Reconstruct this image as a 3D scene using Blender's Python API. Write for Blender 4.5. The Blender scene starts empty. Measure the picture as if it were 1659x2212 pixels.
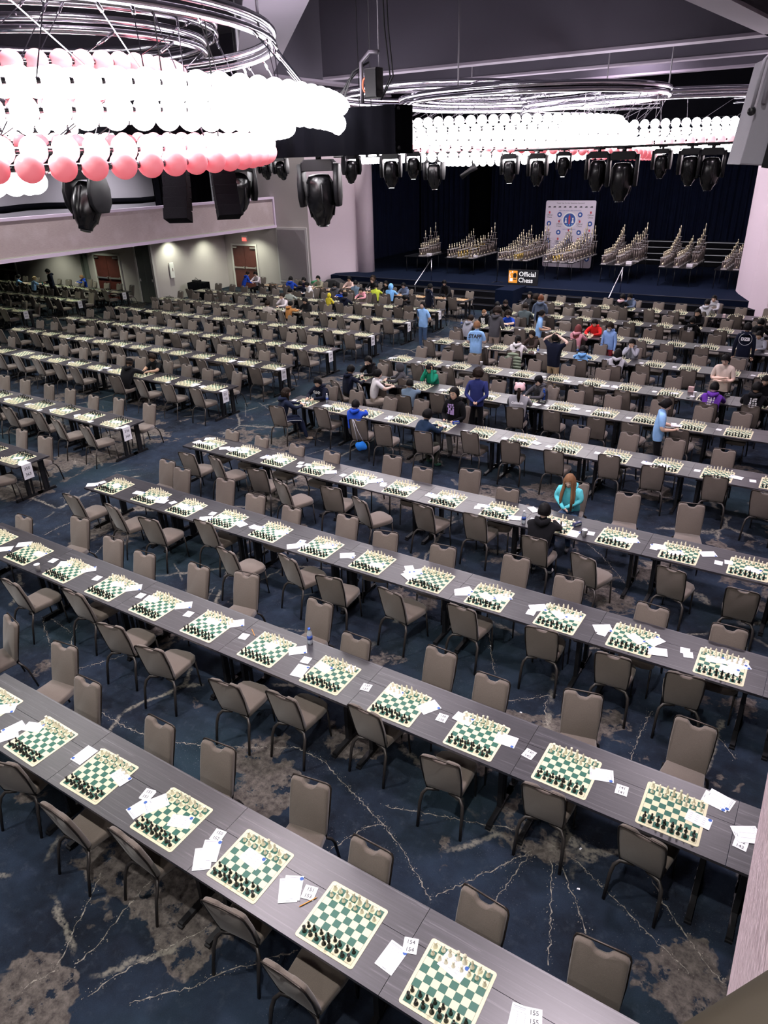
import bpy, bmesh, math, random
import numpy as np
from mathutils import Matrix, Vector
random.seed(7)
SC = bpy.context.scene
COL = SC.collection
PI = math.pi
# ------------------------------------------------------------------ camera, world, exposure
CAM_Z = 5.8171
RX = Vector((0.8470365, 0.5308475, -0.0270200))
UP = Vector((-0.2139581, 0.3870495, 0.8968917))
FW = Vector((-0.4865708, 0.7539188, -0.4414241))
FPX = 1533.28
cd = bpy.data.cameras.new('camera')
cam = bpy.data.objects.new('camera', cd)
COL.objects.link(cam)
cam.matrix_world = Matrix(((RX.x, UP.x, -FW.x, 0), (RX.y, UP.y, -FW.y, 0), (RX.z, UP.z, -FW.z, CAM_Z), (0, 0, 0, 1)))
cd.sensor_fit = 'VERTICAL'; cd.sensor_height = 36.0; cd.lens = 36.0 * FPX / 2212.0
cd.clip_start = 0.05; cd.clip_end = 200
SC.camera = cam
w = bpy.data.worlds.new('hall_air'); SC.world = w; w.use_nodes = True
w.node_tree.nodes['Background'].inputs[0].default_value = (0.80, 0.77, 0.85, 1)
w.node_tree.nodes['Background'].inputs[1].default_value = 0.17
SC.view_settings.view_transform = 'Standard'; SC.view_settings.look = 'None'
SC.view_settings.exposure = 0.0; SC.view_settings.gamma = 1.0
SC.view_settings.use_curve_mapping = False
SC.cycles.max_bounces = 5; SC.cycles.diffuse_bounces = 3; SC.cycles.glossy_bounces = 2
SC.cycles.transmission_bounces = 3; SC.cycles.caustics_reflective = False; SC.cycles.caustics_refractive = False
SC.cycles.sample_clamp_indirect = 4.0
SC.cycles.use_adaptive_sampling = True; SC.cycles.adaptive_threshold = .04; SC.cycles.adaptive_min_samples = 12
SC.cycles.use_denoising = True
GLOBE_POWER = 9.0

def spot(name, x, y, z, e, size=1.3, col=(1, .97, .95), r=.08, tgt=None, blend=.8):
    l = bpy.data.lights.new(name, 'SPOT'); l.energy = e; l.spot_size = size; l.spot_blend = blend; l.color = col; l.shadow_soft_size = r
    o = bpy.data.objects.new(name, l); COL.objects.link(o); o.location = (x, y, z)
    if tgt: o.rotation_euler = (Vector(tgt) - Vector((x, y, z))).to_track_quat('-Z', 'Y').to_euler()
    return o
# added spots below the ceiling to light the hall, lilac ones for table sheen
for x in (-22, -15, -8, -1):
    for y in (1, 7, 15, 29):
        lil = x >= -8 and y >= 7
        spot('added_ceiling_spot', x, y, 10.3, 2400 if lil else 2050, 2.0, (1.0, .86, .96) if lil else (1.0, .965, .93), .5 if lil else .15)
# added fill spots behind the camera, lifting the sides that face it
for x, y, tx, ty in ((-3, -4.5, -4, 6), (-12, -4.5, -11, 8), (-21, -4.5, -18, 14), (1, -4.5, -4, 18)):
    spot('added_rear_fill', x, y, 9.2, 650, 1.5, (1.0, .96, .93), .25, (tx, ty, 0))
for y in (2, 9, 16, 23):
    spot('added_upper_wall_fill', -27.4, y, 7.6, 1200, 2.4, (.98, .95, 1.0), .1)  # added fill spots that brighten the upper left wall
# recessed lights under the left balcony, washing the wall
for x, y in ((-35, 22.6), (-31.6, 22.6), (-27.6, 25.2), (-27.6, 27.8), (-26.3, 28.6), (-28.5, 19), (-28.5, 14)):
    spot('balcony_downlight', x, y, 2.98, 210, 2.2, (.93, 1.0, .78), .05)

def at(px, py, z):
    "the point at height z that pixel (px, py) of the 1659 x 2212 frame shows"
    d = RX * ((px - 829.5) / FPX) - UP * ((py - 1106) / FPX) + FW
    t = (z - CAM_Z) / d.z
    return Vector((d.x * t, d.y * t, z))
def seen(x, y, z, m=60):
    d = Vector((x, y, z - CAM_Z)); k = d.dot(FW)
    if k < .3: return False
    u = 829.5 + FPX * d.dot(RX) / k; v = 1106 - FPX * d.dot(UP) / k
    return -m < u < 1659 + m and -m < v < 2212 + m
def depth(x, y, z): return Vector((x, y, z - CAM_Z)).dot(FW)

# ------------------------------------------------------------------ materials
MATS = {}
def mat(name, col, rough=.6, metal=0, noise=0, nscale=20, bump=0, emit=0, ecol=None, spec=None, alpha=None, sheen=0, trans=0):
    if name in MATS: return MATS[name]
    m = bpy.data.materials.new(name); m.use_nodes = True; nt = m.node_tree; b = nt.nodes['Principled BSDF']
    b.inputs['Base Color'].default_value = (*col, 1); b.inputs['Roughness'].default_value = rough; b.inputs['Metallic'].default_value = metal
    if spec is not None: b.inputs['Specular IOR Level'].default_value = spec
    if sheen: b.inputs['Sheen Weight'].default_value = sheen
    if trans: b.inputs['Transmission Weight'].default_value = trans
    if emit: b.inputs['Emission Color'].default_value = (*(ecol or col), 1); b.inputs['Emission Strength'].default_value = emit
    if noise or bump:
        tc = nt.nodes.new('ShaderNodeTexCoord'); n = nt.nodes.new('ShaderNodeTexNoise'); n.inputs['Scale'].default_value = nscale; n.inputs['Detail'].default_value = 4
        nt.links.new(tc.outputs['Object'], n.inputs['Vector'])
        if noise:
            r = nt.nodes.new('ShaderNodeMix'); r.data_type = 'RGBA'
            r.inputs[6].default_value = (*[c * (1 - noise) for c in col], 1); r.inputs[7].default_value = (*[min(1, c * (1 + noise)) for c in col], 1)
            nt.links.new(n.outputs['Fac'], r.inputs[0]); nt.links.new(r.outputs[2], b.inputs['Base Color'])
        if bump:
            bp = nt.nodes.new('ShaderNodeBump'); bp.inputs['Strength'].default_value = bump; bp.inputs['Distance'].default_value = .01
            nt.links.new(n.outputs['Fac'], bp.inputs['Height']); nt.links.new(bp.outputs[0], b.inputs['Normal'])
    MATS[name] = m; return m
class G:
    "small node graph writer"
    def __init__(s, name, rough=.6):
        s.m = bpy.data.materials.new(name); s.m.use_nodes = True; s.nt = s.m.node_tree; s.b = s.nt.nodes['Principled BSDF']
        s.b.inputs['Roughness'].default_value = rough; MATS[name] = s.m
        s.tc = s.nt.nodes.new('ShaderNodeTexCoord')
    def _in(s, sock, v):
        if isinstance(v, bpy.types.NodeSocket): s.nt.links.new(v, sock)
        elif v is not None: sock.default_value = v
    def math(s, op, a, b=None, c=None, clamp=False):
        n = s.nt.nodes.new('ShaderNodeMath'); n.operation = op; n.use_clamp = clamp
        for i, v in enumerate((a, b, c)): s._in(n.inputs[i], v)
        return n.outputs[0]
    def vec(s, op, a, b=None, scale=None):
        n = s.nt.nodes.new('ShaderNodeVectorMath'); n.operation = op; s._in(n.inputs[0], a); s._in(n.inputs[1], b)
        if scale is not None: s._in(n.inputs['Scale'], scale)
        return n.outputs['Value'] if op in ('LENGTH', 'DISTANCE', 'DOT_PRODUCT') else n.outputs[0]
    def sep(s, v):
        n = s.nt.nodes.new('ShaderNodeSeparateXYZ'); s._in(n.inputs[0], v); return n.outputs
    def comb(s, x=0, y=0, z=0):
        n = s.nt.nodes.new('ShaderNodeCombineXYZ')
        for i, v in enumerate((x, y, z)): s._in(n.inputs[i], v)
        return n.outputs[0]
    def noise(s, v, scale, detail=3, rough=.5, dist=0, out='Fac'):
        n = s.nt.nodes.new('ShaderNodeTexNoise'); s._in(n.inputs['Vector'], v); n.inputs['Scale'].default_value = scale
        n.inputs['Detail'].default_value = detail; n.inputs['Roughness'].default_value = rough; n.inputs['Distortion'].default_value = dist
        return n.outputs[out]
    def voro(s, v, scale, feat='F1', out='Distance', rnd=1):
        n = s.nt.nodes.new('ShaderNodeTexVoronoi'); n.feature = feat; s._in(n.inputs['Vector'], v); n.inputs['Scale'].default_value = scale
        n.inputs['Randomness'].default_value = rnd; return n.outputs[out]
    def mix(s, f, a, b):
        n = s.nt.nodes.new('ShaderNodeMix'); n.data_type = 'RGBA'; s._in(n.inputs[0], f)
        s._in(n.inputs[6], (*a, 1) if isinstance(a, tuple) else a); s._in(n.inputs[7], (*b, 1) if isinstance(b, tuple) else b); return n.outputs[2]
    def ramp(s, v, lo, hi):
        n = s.nt.nodes.new('ShaderNodeMapRange'); s._in(n.inputs[0], v); n.inputs[1].default_value = lo; n.inputs[2].default_value = hi; n.clamp = True; return n.outputs[0]
    def bump(s, h, st=.3, d=.01):
        n = s.nt.nodes.new('ShaderNodeBump'); n.inputs['Strength'].default_value = st; n.inputs['Distance'].default_value = d
        s._in(n.inputs['Height'], h); s.nt.links.new(n.outputs[0], s.b.inputs['Normal'])
    def color(s, c): s._in(s.b.inputs['Base Color'], c)
# ------------------------------------------------------------------ mesh helpers
class MB:
    def __init__(s): s.v = []; s.f = []; s.mi = []; s.cur = 0; s.sm = []; s.smooth = False
    def add(s, vs, fs):
        o = len(s.v); s.v += [tuple(p) for p in vs]
        for f in fs: s.f.append(tuple(i + o for i in f)); s.mi.append(s.cur); s.sm.append(s.smooth)
        return s
    def box(s, c, d, rz=0, M=None):
        cx, cy, cz = c; x, y, z = d[0] / 2, d[1] / 2, d[2] / 2; q = []
        for i in (-x, x):
            for j in (-y, y):
                for k in (-z, z):
                    a, b = i * math.cos(rz) - j * math.sin(rz), i * math.sin(rz) + j * math.cos(rz)
                    p = Vector((cx + a, cy + b, cz + k)); q.append(M @ p if M else p)
        sm = s.smooth; s.smooth = False
        s.add(q, [(0, 1, 3, 2), (4, 6, 7, 5), (0, 4, 5, 1), (2, 3, 7, 6), (0, 2, 6, 4), (1, 5, 7, 3)]); s.smooth = sm; return s
    def bx(s, x0, x1, y0, y1, z0, z1): return s.box(((x0 + x1) / 2, (y0 + y1) / 2, (z0 + z1) / 2), (abs(x1 - x0), abs(y1 - y0), abs(z1 - z0)))
    def tube(s, pts, r, n=6, cap=True, flat=1.0):
        pts = [Vector(p) for p in pts]; R = r if isinstance(r, (list, tuple)) else [r] * len(pts); o = []; prev = None
        for i, p in enumerate(pts):
            t = (pts[min(i + 1, len(pts) - 1)] - pts[max(i - 1, 0)])
            t = t.normalized() if t.length > 1e-9 else Vector((0, 0, 1))
            a = prev - t * prev.dot(t) if prev else (Vector((0, 0, 1)) if abs(t.z) < .9 else Vector((1, 0, 0))).cross(t)
            if a.length < 1e-6: a = Vector((1, 0, 0)).cross(t)
            a.normalize(); prev = a; b = t.cross(a)
            o += [p + (a * math.cos(k * 2 * PI / n) + b * math.sin(k * 2 * PI / n) * flat) * R[i] for k in range(n)]
        fs = [(i * n + k, i * n + (k + 1) % n, (i + 1) * n + (k + 1) % n, (i + 1) * n + k) for i in range(len(pts) - 1) for k in range(n)]
        if cap: fs += [tuple(reversed(range(n))), tuple((len(pts) - 1) * n + k for k in range(n))]
        sm = s.smooth; s.smooth = n > 4; s.add(o, fs); s.smooth = sm; return s
    def lathe(s, prof, n=12, c=(0, 0, 0), sx=1, sy=1):
        o = []; 
        for r, z in prof: o += [(c[0] + r * sx * math.cos(k * 2 * PI / n), c[1] + r * sy * math.sin(k * 2 * PI / n), c[2] + z) for k in range(n)]
        fs = [(i * n + k, i * n + (k + 1) % n, (i + 1) * n + (k + 1) % n, (i + 1) * n + k) for i in range(len(prof) - 1) for k in range(n)]
        fs += [tuple(reversed(range(n))), tuple((len(prof) - 1) * n + k for k in range(n))]
        sm = s.smooth; s.smooth = True; s.add(o, fs); s.smooth = sm; return s
    def ball(s, c, r, n=10, m=7, sc=(1, 1, 1)):
        prof = [(max(1e-4, math.sin(PI * i / m)) * r, -math.cos(PI * i / m) * r * sc[2]) for i in range(m + 1)]
        return s.lathe(prof, n, c, sc[0], sc[1])
    def prism(s, poly, y0, y1, bev=0, M=None):
        "polygon in (x, z) pulled from y0 to y1 with softened rims"
        n = len(poly); cx = sum(p[0] for p in poly) / n; cz = sum(p[1] for p in poly) / n
        def ins(b): return [(cx + (x - cx) * (1 - b / max(.01, math.hypot(x - cx, z - cz))), cz + (z - cz) * (1 - b / max(.01, math.hypot(x - cx, z - cz)))) for x, z in poly]
        rings = [(ins(bev), y0), (ins(bev * .3), y0 + bev * .35 * (1 if y1 > y0 else -1)), (poly, y0 + bev * (1 if y1 > y0 else -1)), (poly, y1 - bev * (1 if y1 > y0 else -1)), (ins(bev * .3), y1 - bev * .35 * (1 if y1 > y0 else -1)), (ins(bev), y1)] if bev else [(poly, y0), (poly, y1)]
        vs = [Vector((x, y, z)) for r, y in rings for x, z in r]
        if M: vs = [M @ v for v in vs]
        fs = [(i * n + k, i * n + (k + 1) % n, (i + 1) * n + (k + 1) % n, (i + 1) * n + k) for i in range(len(rings) - 1) for k in range(n)]
        fs += [tuple(reversed(range(n))), tuple((len(rings) - 1) * n + k for k in range(n))]
        return s.add(vs, fs)
    def mesh(s, name, mats):
        me = bpy.data.meshes.new(name); me.from_pydata(s.v, [], s.f)
        for m in (mats if isinstance(mats, (list, tuple)) else [mats]): me.materials.append(m)
        me.polygons.foreach_set('material_index', s.mi); me.polygons.foreach_set('use_smooth', s.sm)
        me.update(); return me
    def obj(s, name, mats, parent=None, loc=None, rz=0):
        return link(name, s.mesh(name, mats), parent, loc, rz)
def link(name, me, parent=None, loc=None, rz=0):
    o = bpy.data.objects.new(name, me); COL.objects.link(o)
    if parent: o.parent = parent
    if loc is not None: o.location = loc
    if rz: o.rotation_euler = (0, 0, rz)
    return o
def thing(name, label, cat, loc=(0, 0, 0), rz=0, group=None, me=None):
    o = link(name, me, None, loc, rz); o['label'] = label; o['category'] = cat
    if group: o['group'] = group
    return o
def struct(o): o['kind'] = 'structure'; return o
ORD = ['nearest', 'second', 'third', 'fourth', 'fifth', 'sixth', 'seventh', 'eighth', 'ninth', 'tenth', 'eleventh', 'twelfth', 'thirteenth', 'fourteenth', 'fifteenth']
NTH = ['first'] + ORD[1:]
TXT = {}
def text(s, size, m, parent, loc, rot=(0, 0, 0), name='lettering', bold=0, sx=1):
    key = (s, size, bold, m.name)
    if key not in TXT:
        c = bpy.data.curves.new('t', 'FONT'); c.body = s; c.size = size; c.align_x = 'CENTER'; c.align_y = 'CENTER'; c.extrude = .0006; c.offset = bold; c.resolution_u = 2
        o = bpy.data.objects.new('t', c); COL.objects.link(o); bpy.context.view_layer.update()
        me = bpy.data.meshes.new_from_object(o.evaluated_get(bpy.context.evaluated_depsgraph_get())); bpy.data.objects.remove(o)
        me.materials.clear(); me.materials.append(m); TXT[key] = me
    o = link(name, TXT[key], parent, loc); o.rotation_euler = rot; o.scale = (sx, 1, 1); return o

M_ = mat
CHROME = M_('chrome', (.75, .72, .8), .15, 1)
BLACKM = M_('black_metal', (.012, .012, .014), .42, .3)
BLACKP = M_('black_plastic', (.007, .007, .009), .42, spec=.3)
VELOUR = M_('black_velour', (.0022, .0022, .0035), .97, noise=.3, nscale=3, spec=.03)
WHITE = M_('paper_white', (.72, .72, .76), .6)
INK = M_('ink', (.02, .02, .03), .6)
# carpet -------------------------------------------------------------
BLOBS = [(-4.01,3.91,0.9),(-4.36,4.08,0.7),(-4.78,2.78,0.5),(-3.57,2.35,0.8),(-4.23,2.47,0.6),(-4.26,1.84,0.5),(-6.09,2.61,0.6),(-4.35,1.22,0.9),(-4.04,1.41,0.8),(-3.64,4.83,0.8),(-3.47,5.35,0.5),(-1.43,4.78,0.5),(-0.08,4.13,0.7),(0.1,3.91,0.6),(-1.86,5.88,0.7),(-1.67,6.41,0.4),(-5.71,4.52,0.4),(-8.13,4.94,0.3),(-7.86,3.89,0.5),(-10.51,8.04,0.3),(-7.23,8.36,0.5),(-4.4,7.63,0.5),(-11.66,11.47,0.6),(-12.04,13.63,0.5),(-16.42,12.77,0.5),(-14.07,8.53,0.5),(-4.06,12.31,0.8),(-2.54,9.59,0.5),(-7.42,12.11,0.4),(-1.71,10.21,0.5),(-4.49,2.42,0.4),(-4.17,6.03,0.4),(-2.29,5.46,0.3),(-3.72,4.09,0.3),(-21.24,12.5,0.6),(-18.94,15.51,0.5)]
def carpet():
    g = G('ballroom_carpet', .95); g.b.inputs['Specular IOR Level'].default_value = .1
    P = g.tc.outputs['Object']
    warp = g.vec('ADD', P, g.vec('SCALE', g.vec('SUBTRACT', g.noise(P, 1.3, 4, .6, out='Color'), (.5, .5, .5)), scale=.7))
    n1 = g.noise(P, .9, 5, .6); n2 = g.noise(P, 9, 4, .65); n3 = g.noise(P, 60, 2, .7)
    base = g.mix(g.ramp(g.math('ADD', g.math('MULTIPLY', n1, .6), g.math('MULTIPLY', g.noise(P, 3.2, 6, .7), .4)), .40, .62), (.0028, .0048, .0105), (.015, .027, .050))
    base = g.mix(g.math('MULTIPLY', g.ramp(g.noise(P, .5, 2), .5, .68), .55), base, (.012, .034, .042))
    base = g.mix(g.math('MULTIPLY', g.ramp(n2, .55, .78), .45), base, (.050, .066, .092))
    # taupe worn patches
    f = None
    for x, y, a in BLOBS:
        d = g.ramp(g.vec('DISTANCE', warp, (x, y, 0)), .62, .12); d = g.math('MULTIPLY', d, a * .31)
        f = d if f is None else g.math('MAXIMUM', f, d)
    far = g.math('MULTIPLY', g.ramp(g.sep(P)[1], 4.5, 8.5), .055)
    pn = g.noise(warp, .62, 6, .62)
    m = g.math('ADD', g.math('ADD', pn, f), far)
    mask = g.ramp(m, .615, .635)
    holes = g.ramp(g.noise(P, 4.5, 5, .7), .38, .43)
    mask = g.math('MULTIPLY', mask, holes)
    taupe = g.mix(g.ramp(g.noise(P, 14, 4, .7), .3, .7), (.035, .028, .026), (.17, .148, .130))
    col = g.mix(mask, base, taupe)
    # thin pale veins on cell borders and along rays from burst centres
    wv = g.vec('ADD', P, g.vec('SCALE', g.vec('SUBTRACT', g.noise(P, 5, 4, .7, out='Color'), (.5, .5, .5)), scale=.16))
    e = g.voro(wv, .33, 'DISTANCE_TO_EDGE')
    vein = g.math('MULTIPLY', g.ramp(e, .012, .004), g.ramp(g.noise(P, 1.1, 2), .47, .52))
    cpos = g.voro(wv, .20, 'F1', 'Position'); dv = g.vec('SUBTRACT', wv, cpos); dx, dy, _ = g.sep(dv)
    ang = g.math('ARCTAN2', dy, dx); rr = g.vec('LENGTH', dv)
    fr = g.math('ABSOLUTE', g.math('SUBTRACT', g.math('FRACT', g.math('MULTIPLY', ang, 11 / (2 * PI))), .5))
    ray = g.ramp(g.math('MULTIPLY', fr, rr), .034, .014)
    ray = g.math('MULTIPLY', ray, g.math('MULTIPLY', g.ramp(rr, 1.9, 1.7), g.ramp(g.noise(P, .8, 1), .46, .5)))
    ray = g.math('MULTIPLY', ray, g.ramp(g.sep(P)[1], 5.5, 6.5))
    v = g.math('MAXIMUM', vein, g.math('MULTIPLY', ray, .8)); v = g.math('MULTIPLY', v, g.ramp(g.noise(P, 25, 2), .3, .55))
    col = g.mix(g.math('MULTIPLY', v, .75), col, (.26, .24, .20))
    sp = g.math('MULTIPLY', g.ramp(n3, .66, .70), g.ramp(g.noise(P, 1.7, 2), .55, .65))
    col = g.mix(g.math('MULTIPLY', sp, .5), col, (.25, .25, .27))
    col = g.mix(.22, col, g.mix(g.noise(P, 110, 2, .6), (.0, .0, .0), (.055, .06, .075)))
    g.color(col); g.bump(n3, .5, .006)
    return g.m
def vein_mat():
    g = G('carpet_vein', .95); P = g.tc.outputs['Object']
    g.color(g.mix(g.ramp(g.noise(P, 30, 3, .7), .35, .6), (.04, .036, .034), (.27, .245, .21))); return g.m
def wood():
    g = G('charcoal_woodgrain', .36); P = g.tc.outputs['Object']
    x, y, z = g.sep(P)
    q = g.comb(g.math('MULTIPLY', x, .9), g.math('MULTIPLY', y, 62), z)
    q = g.vec('ADD', q, g.vec('SCALE', g.noise(P, 2.2, 3, out='Color'), scale=1.3))
    n = g.noise(q, 1.0, 5, .65)
    c = g.mix(g.ramp(n, .3, .6), (.008, .0075, .010), (.026, .024, .031))
    c = g.mix(g.ramp(n, .57, .70), c, (.095, .090, .102))
    g.color(c); g.b.inputs['Specular IOR Level'].default_value = 1.0; g.bump(n, .08, .002)
    return g.m
def board_mat(name, dark, lite):
    g = G(name, .45); P = g.tc.outputs['Object']; x, y, z = g.sep(P); S = .05715
    u = g.math('DIVIDE', g.math('ADD', x, 4 * S), S); v = g.math('DIVIDE', g.math('ADD', y, 4 * S), S)
    par = g.math('MODULO', g.math('ADD', g.math('FLOOR', u), g.math('FLOOR', v)), 2)
    par = g.math('ABSOLUTE', par)
    par = g.math('GREATER_THAN', g.math('SUBTRACT', 1, par), .5)
    ax = g.math('ABSOLUTE', x); ay = g.math('ABSOLUTE', y); mx = g.math('MAXIMUM', ax, ay)
    ins = g.math('LESS_THAN', mx, 4 * S)
    line = g.math('LESS_THAN', g.math('ABSOLUTE', g.math('SUBTRACT', mx, 4 * S + .001)), .0012)
    c = g.mix(g.math('MULTIPLY', par, ins), lite, dark); c = g.mix(line, c, (.12, .12, .10))
    g.color(c); return g.m
def cloth(name, col, scale=180, var=.35):
    g = G(name, .9); P = g.tc.outputs['Object']
    n = g.noise(P, scale, 2, .6); n2 = g.noise(P, 6, 3)
    c = g.mix(n, tuple(k * (1 - var) for k in col), tuple(k * (1 + var) for k in col)); c = g.mix(g.math('MULTIPLY', n2, .35), c, tuple(k * .6 for k in col))
    g.color(c); g.b.inputs['Sheen Weight'].default_value = .25; g.bump(n, .35, .003); return g.m
CARPET = carpet(); VEIN = vein_mat(); WOODM = wood()
BOARD = board_mat('vinyl_board_green', (.014, .105, .072), (.66, .61, .42))
BOARDB = board_mat('rosewood_board', (.22, .07, .03), (.62, .36, .16))
TAUPE = cloth('taupe_upholstery', (.128, .103, .086))
def fascia_mat():
    g = G('woven_fascia', .8); P = g.tc.outputs['Object']; x, y, z = g.sep(P)
    wv = g.noise(g.comb(x, g.math('MULTIPLY', y, 2.5), g.math('MULTIPLY', z, 30)), 3, 3, .6)
    n = g.noise(P, 1.2, 3)
    c = g.mix(wv, (.33, .255, .265), (.53, .43, .45)); c = g.mix(g.math('MULTIPLY', g.ramp(n, .5, .8), .5), c, (.62, .52, .60))
    g.color(c); g.bump(wv, .6, .02); return g.m
FASCIA = fascia_mat()
def knit_mat():
    g = G('knitted_fascia', .85); P = g.tc.outputs['Object']; x, y, z = g.sep(P)
    w1 = g.noise(g.comb(0, g.math('MULTIPLY', y, 9), g.math('MULTIPLY', z, 38)), 1.0, 2, .5, 1.5)
    g.color(g.mix(g.ramp(w1, .35, .6), (.58, .43, .48), (.86, .68, .75))); g.bump(w1, .8, .012); return g.m
KNIT = knit_mat()
def wall_mat(name, c1):
    g = G(name, .85); P = g.tc.outputs['Object']
    n = g.noise(P, 25, 3); g.color(g.mix(n, tuple(k * .93 for k in c1), c1)); g.bump(g.noise(P, 70, 2), .15, .004); return g.m
WALL = wall_mat('cream_wall', (.50, .45, .45)); PINK = wall_mat('lilac_wall', (.66, .54, .62)); GREENW = wall_mat('grey_door_paint', (.13, .145, .135))
PANELG = wall_mat('grey_fabric', (.30, .265, .285)); WGREY = wall_mat('upper_grey_wall', (.36, .34, .38))
CEIL = wall_mat('ceiling_paint', (.055, .050, .068)); BEAMM = wall_mat('beam_paint', (.040, .034, .052)); BEAMLIT = wall_mat('beam_lit_paint', (.20, .17, .22))
MAHO = M_('mahogany_door', (.085, .022, .018), .4, noise=.35, nscale=6)
TRIMM = M_('off_white_trim', (.62, .60, .58), .5)
def curtain_mat(name, a, b):
    g = G(name, .9); P = g.tc.outputs['Object']; g.color(g.mix(g.noise(P, 1.5, 2), a, b)); g.b.inputs['Specular IOR Level'].default_value = .15; return g.m
NAVY = curtain_mat('navy_curtain', (.0025, .004, .014), (.005, .009, .030))
STAGEC = G('stage_carpet', .95); STAGEC.color(STAGEC.mix(STAGEC.noise(STAGEC.tc.outputs['Object'], 40, 3), (.0022, .0045, .014), (.005, .010, .028))); STAGEC.b.inputs['Specular IOR Level'].default_value = .08; STAGEC = STAGEC.m
STEPM = M_('step_nosing', (.003, .003, .005), .9, spec=.15)
EDGE = M_('step_edge', (.018, .02, .034), .7)

# ------------------------------------------------------------------ the hall
def quad_wall(name, m, pts, z0, z1, th=.15):
    "a wall that follows plan points, with thickness behind it"
    b = MB(); 
    for (x0, y0), (x1, y1) in zip(pts, pts[1:]):
        d = Vector((x1 - x0, y1 - y0, 0)).normalized(); n = Vector((-d.y, d.x, 0)) * th
        q = [(x0, y0), (x1, y1), (x1 + n.x, y1 + n.y), (x0 + n.x, y0 + n.y)]
        b.add([(x, y, z) for z in (z0, z1) for x, y in q], [(0, 1, 5, 4), (1, 2, 6, 5), (2, 3, 7, 6), (3, 0, 4, 7), (4, 5, 6, 7), (3, 2, 1, 0)])
    return struct(b.obj(name, m))
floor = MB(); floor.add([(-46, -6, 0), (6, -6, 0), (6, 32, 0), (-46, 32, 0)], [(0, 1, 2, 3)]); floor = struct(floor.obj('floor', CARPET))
b = MB()
for ln in [
[(-4.28,1.49),(-4.43,1.78),(-4.55,2.01),(-4.69,2.27)],
[(-4.18,1.6),(-4.14,1.82),(-4.21,2.09),(-4.24,2.46)],
[(-3.88,1.5),(-3.77,1.82),(-3.59,2.15),(-3.47,2.39)],
[(-3.55,1.64),(-3.23,1.96),(-3.04,2.24),(-2.87,2.43),(-2.68,2.64)],
[(-4.37,1.27),(-4.32,1.38),(-4.28,1.49)],
[(-3.01,3.56),(-2.89,3.89),(-2.74,4.07)],
[(-6.56,3.68),(-5.97,3.67),(-5.5,3.73),(-5.08,3.9),(-4.61,4.14),(-4.11,4.43),(-3.72,4.42),(-3.23,4.23),(-2.73,4.06),(-2.41,3.89),(-2.14,3.72),(-1.96,3.59)],
[(-1.37,4.53),(-1.65,4.09),(-1.94,3.65)],
[(-1.39,4.46),(-1.44,4.11),(-1.48,3.8)],
[(-1.18,4.5),(-1.02,4.03),(-0.87,3.59)],
[(-1.11,4.51),(-0.89,4.26),(-0.7,4.0)],
[(-1.04,4.64),(-0.63,4.46),(-0.17,4.22),(0.09,4.1)],
[(-0.36,4.79),(-0.22,4.61),(0.04,4.39),(0.19,4.26),(0.35,4.15)],
[(-2.84,4.25),(-2.52,4.36),(-2.17,4.47),(-1.62,4.66)],
[(-2.01,6.58),(-1.94,6.34),(-1.83,6.13)],
[(-0.89,7.0),(-0.91,6.6),(-0.9,6.12)],
[(-2.42,6.29),(-2.16,6.51),(-1.93,6.72)],
[(-8.92,4.56),(-8.51,4.34),(-8.2,4.2)],
[(-8.33,4.71),(-8.13,4.49),(-7.89,4.28)],
[(-7.47,4.04),(-7.31,4.3),(-7.15,4.57)],
[(-8.8,4.62),(-8.24,4.54)],
[(-11.25,6.19),(-11.29,6.5),(-11.25,6.73)],
[(-9.84,6.16),(-9.98,6.47)],
[(-3.34,7.81),(-3.0,7.16),(-2.73,6.69)],
[(-16.17,13.15),(-16.64,14.23),(-17.28,15.37)],
[(-13.37,13.85),(-12.54,12.95)],
[(-13.02,14.03),(-12.15,13.58),(-11.45,13.3)],
[(-11.49,10.39),(-11.97,11.49),(-12.24,12.09)],
[(-12.42,7.35),(-11.93,7.75),(-11.89,8.28)],
[(-9.49,11.46),(-9.23,12.25),(-8.84,12.8)],
[(-12.31,11.68),(-11.91,12.58),(-11.0,12.74),(-9.6,12.39)],
[(-3.82,9.7),(-3.48,9.05),(-3.2,8.46)],
[(-3.11,10.85),(-2.46,10.29),(-1.91,9.63)],
[(-2.8,8.68),(-2.49,9.23),(-1.98,9.37)],
[(-7.63,8.33),(-7.51,7.82),(-7.57,7.42)],
[(-3.23,5.15),(-3.02,5.53),(-2.76,5.72)],
[(-0.45,7.17),(-0.11,6.9),(0.06,6.69)],
]:
    pts = []
    for (x0, y0), (x1, y1) in zip(ln, ln[1:]):
        n = max(2, int(math.hypot(x1 - x0, y1 - y0) / .035))
        pts += [(x0 + (x1 - x0) * i / n, y0 + (y1 - y0) * i / n) for i in range(n)]
    pts.append(ln[-1]); V = []
    for i, (x, y) in enumerate(pts):
        a = pts[min(i + 1, len(pts) - 1)]; c = pts[max(0, i - 1)]; d = Vector((a[0] - c[0], a[1] - c[1])).normalized()
        o = random.uniform(-.014, .014); wd = random.uniform(.002, .0075) * (1 if i % 5 else .25)
        V += [(x - d.y * (o + wd), y + d.x * (o + wd), .0012), (x - d.y * (o - wd), y + d.x * (o - wd), .0012)]
    b.add(V, [(2 * i, 2 * i + 1, 2 * i + 3, 2 * i + 2) for i in range(len(pts) - 1)])
    for i in range(int(len(pts) * 3)):
        x, y = random.choice(pts); a = random.uniform(0, 6.3); s = random.uniform(.0015, .0055); wv_ = random.gauss(0, .022); x += wv_ + random.uniform(-.02, .02); y += random.gauss(0, .022)
        b.add([(x + s * math.cos(a + t), y + s * 1.4 * math.sin(a + t), .0014) for t in (0, 1.7, 3.1, 4.6)], [(0, 1, 2, 3)])
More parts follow.
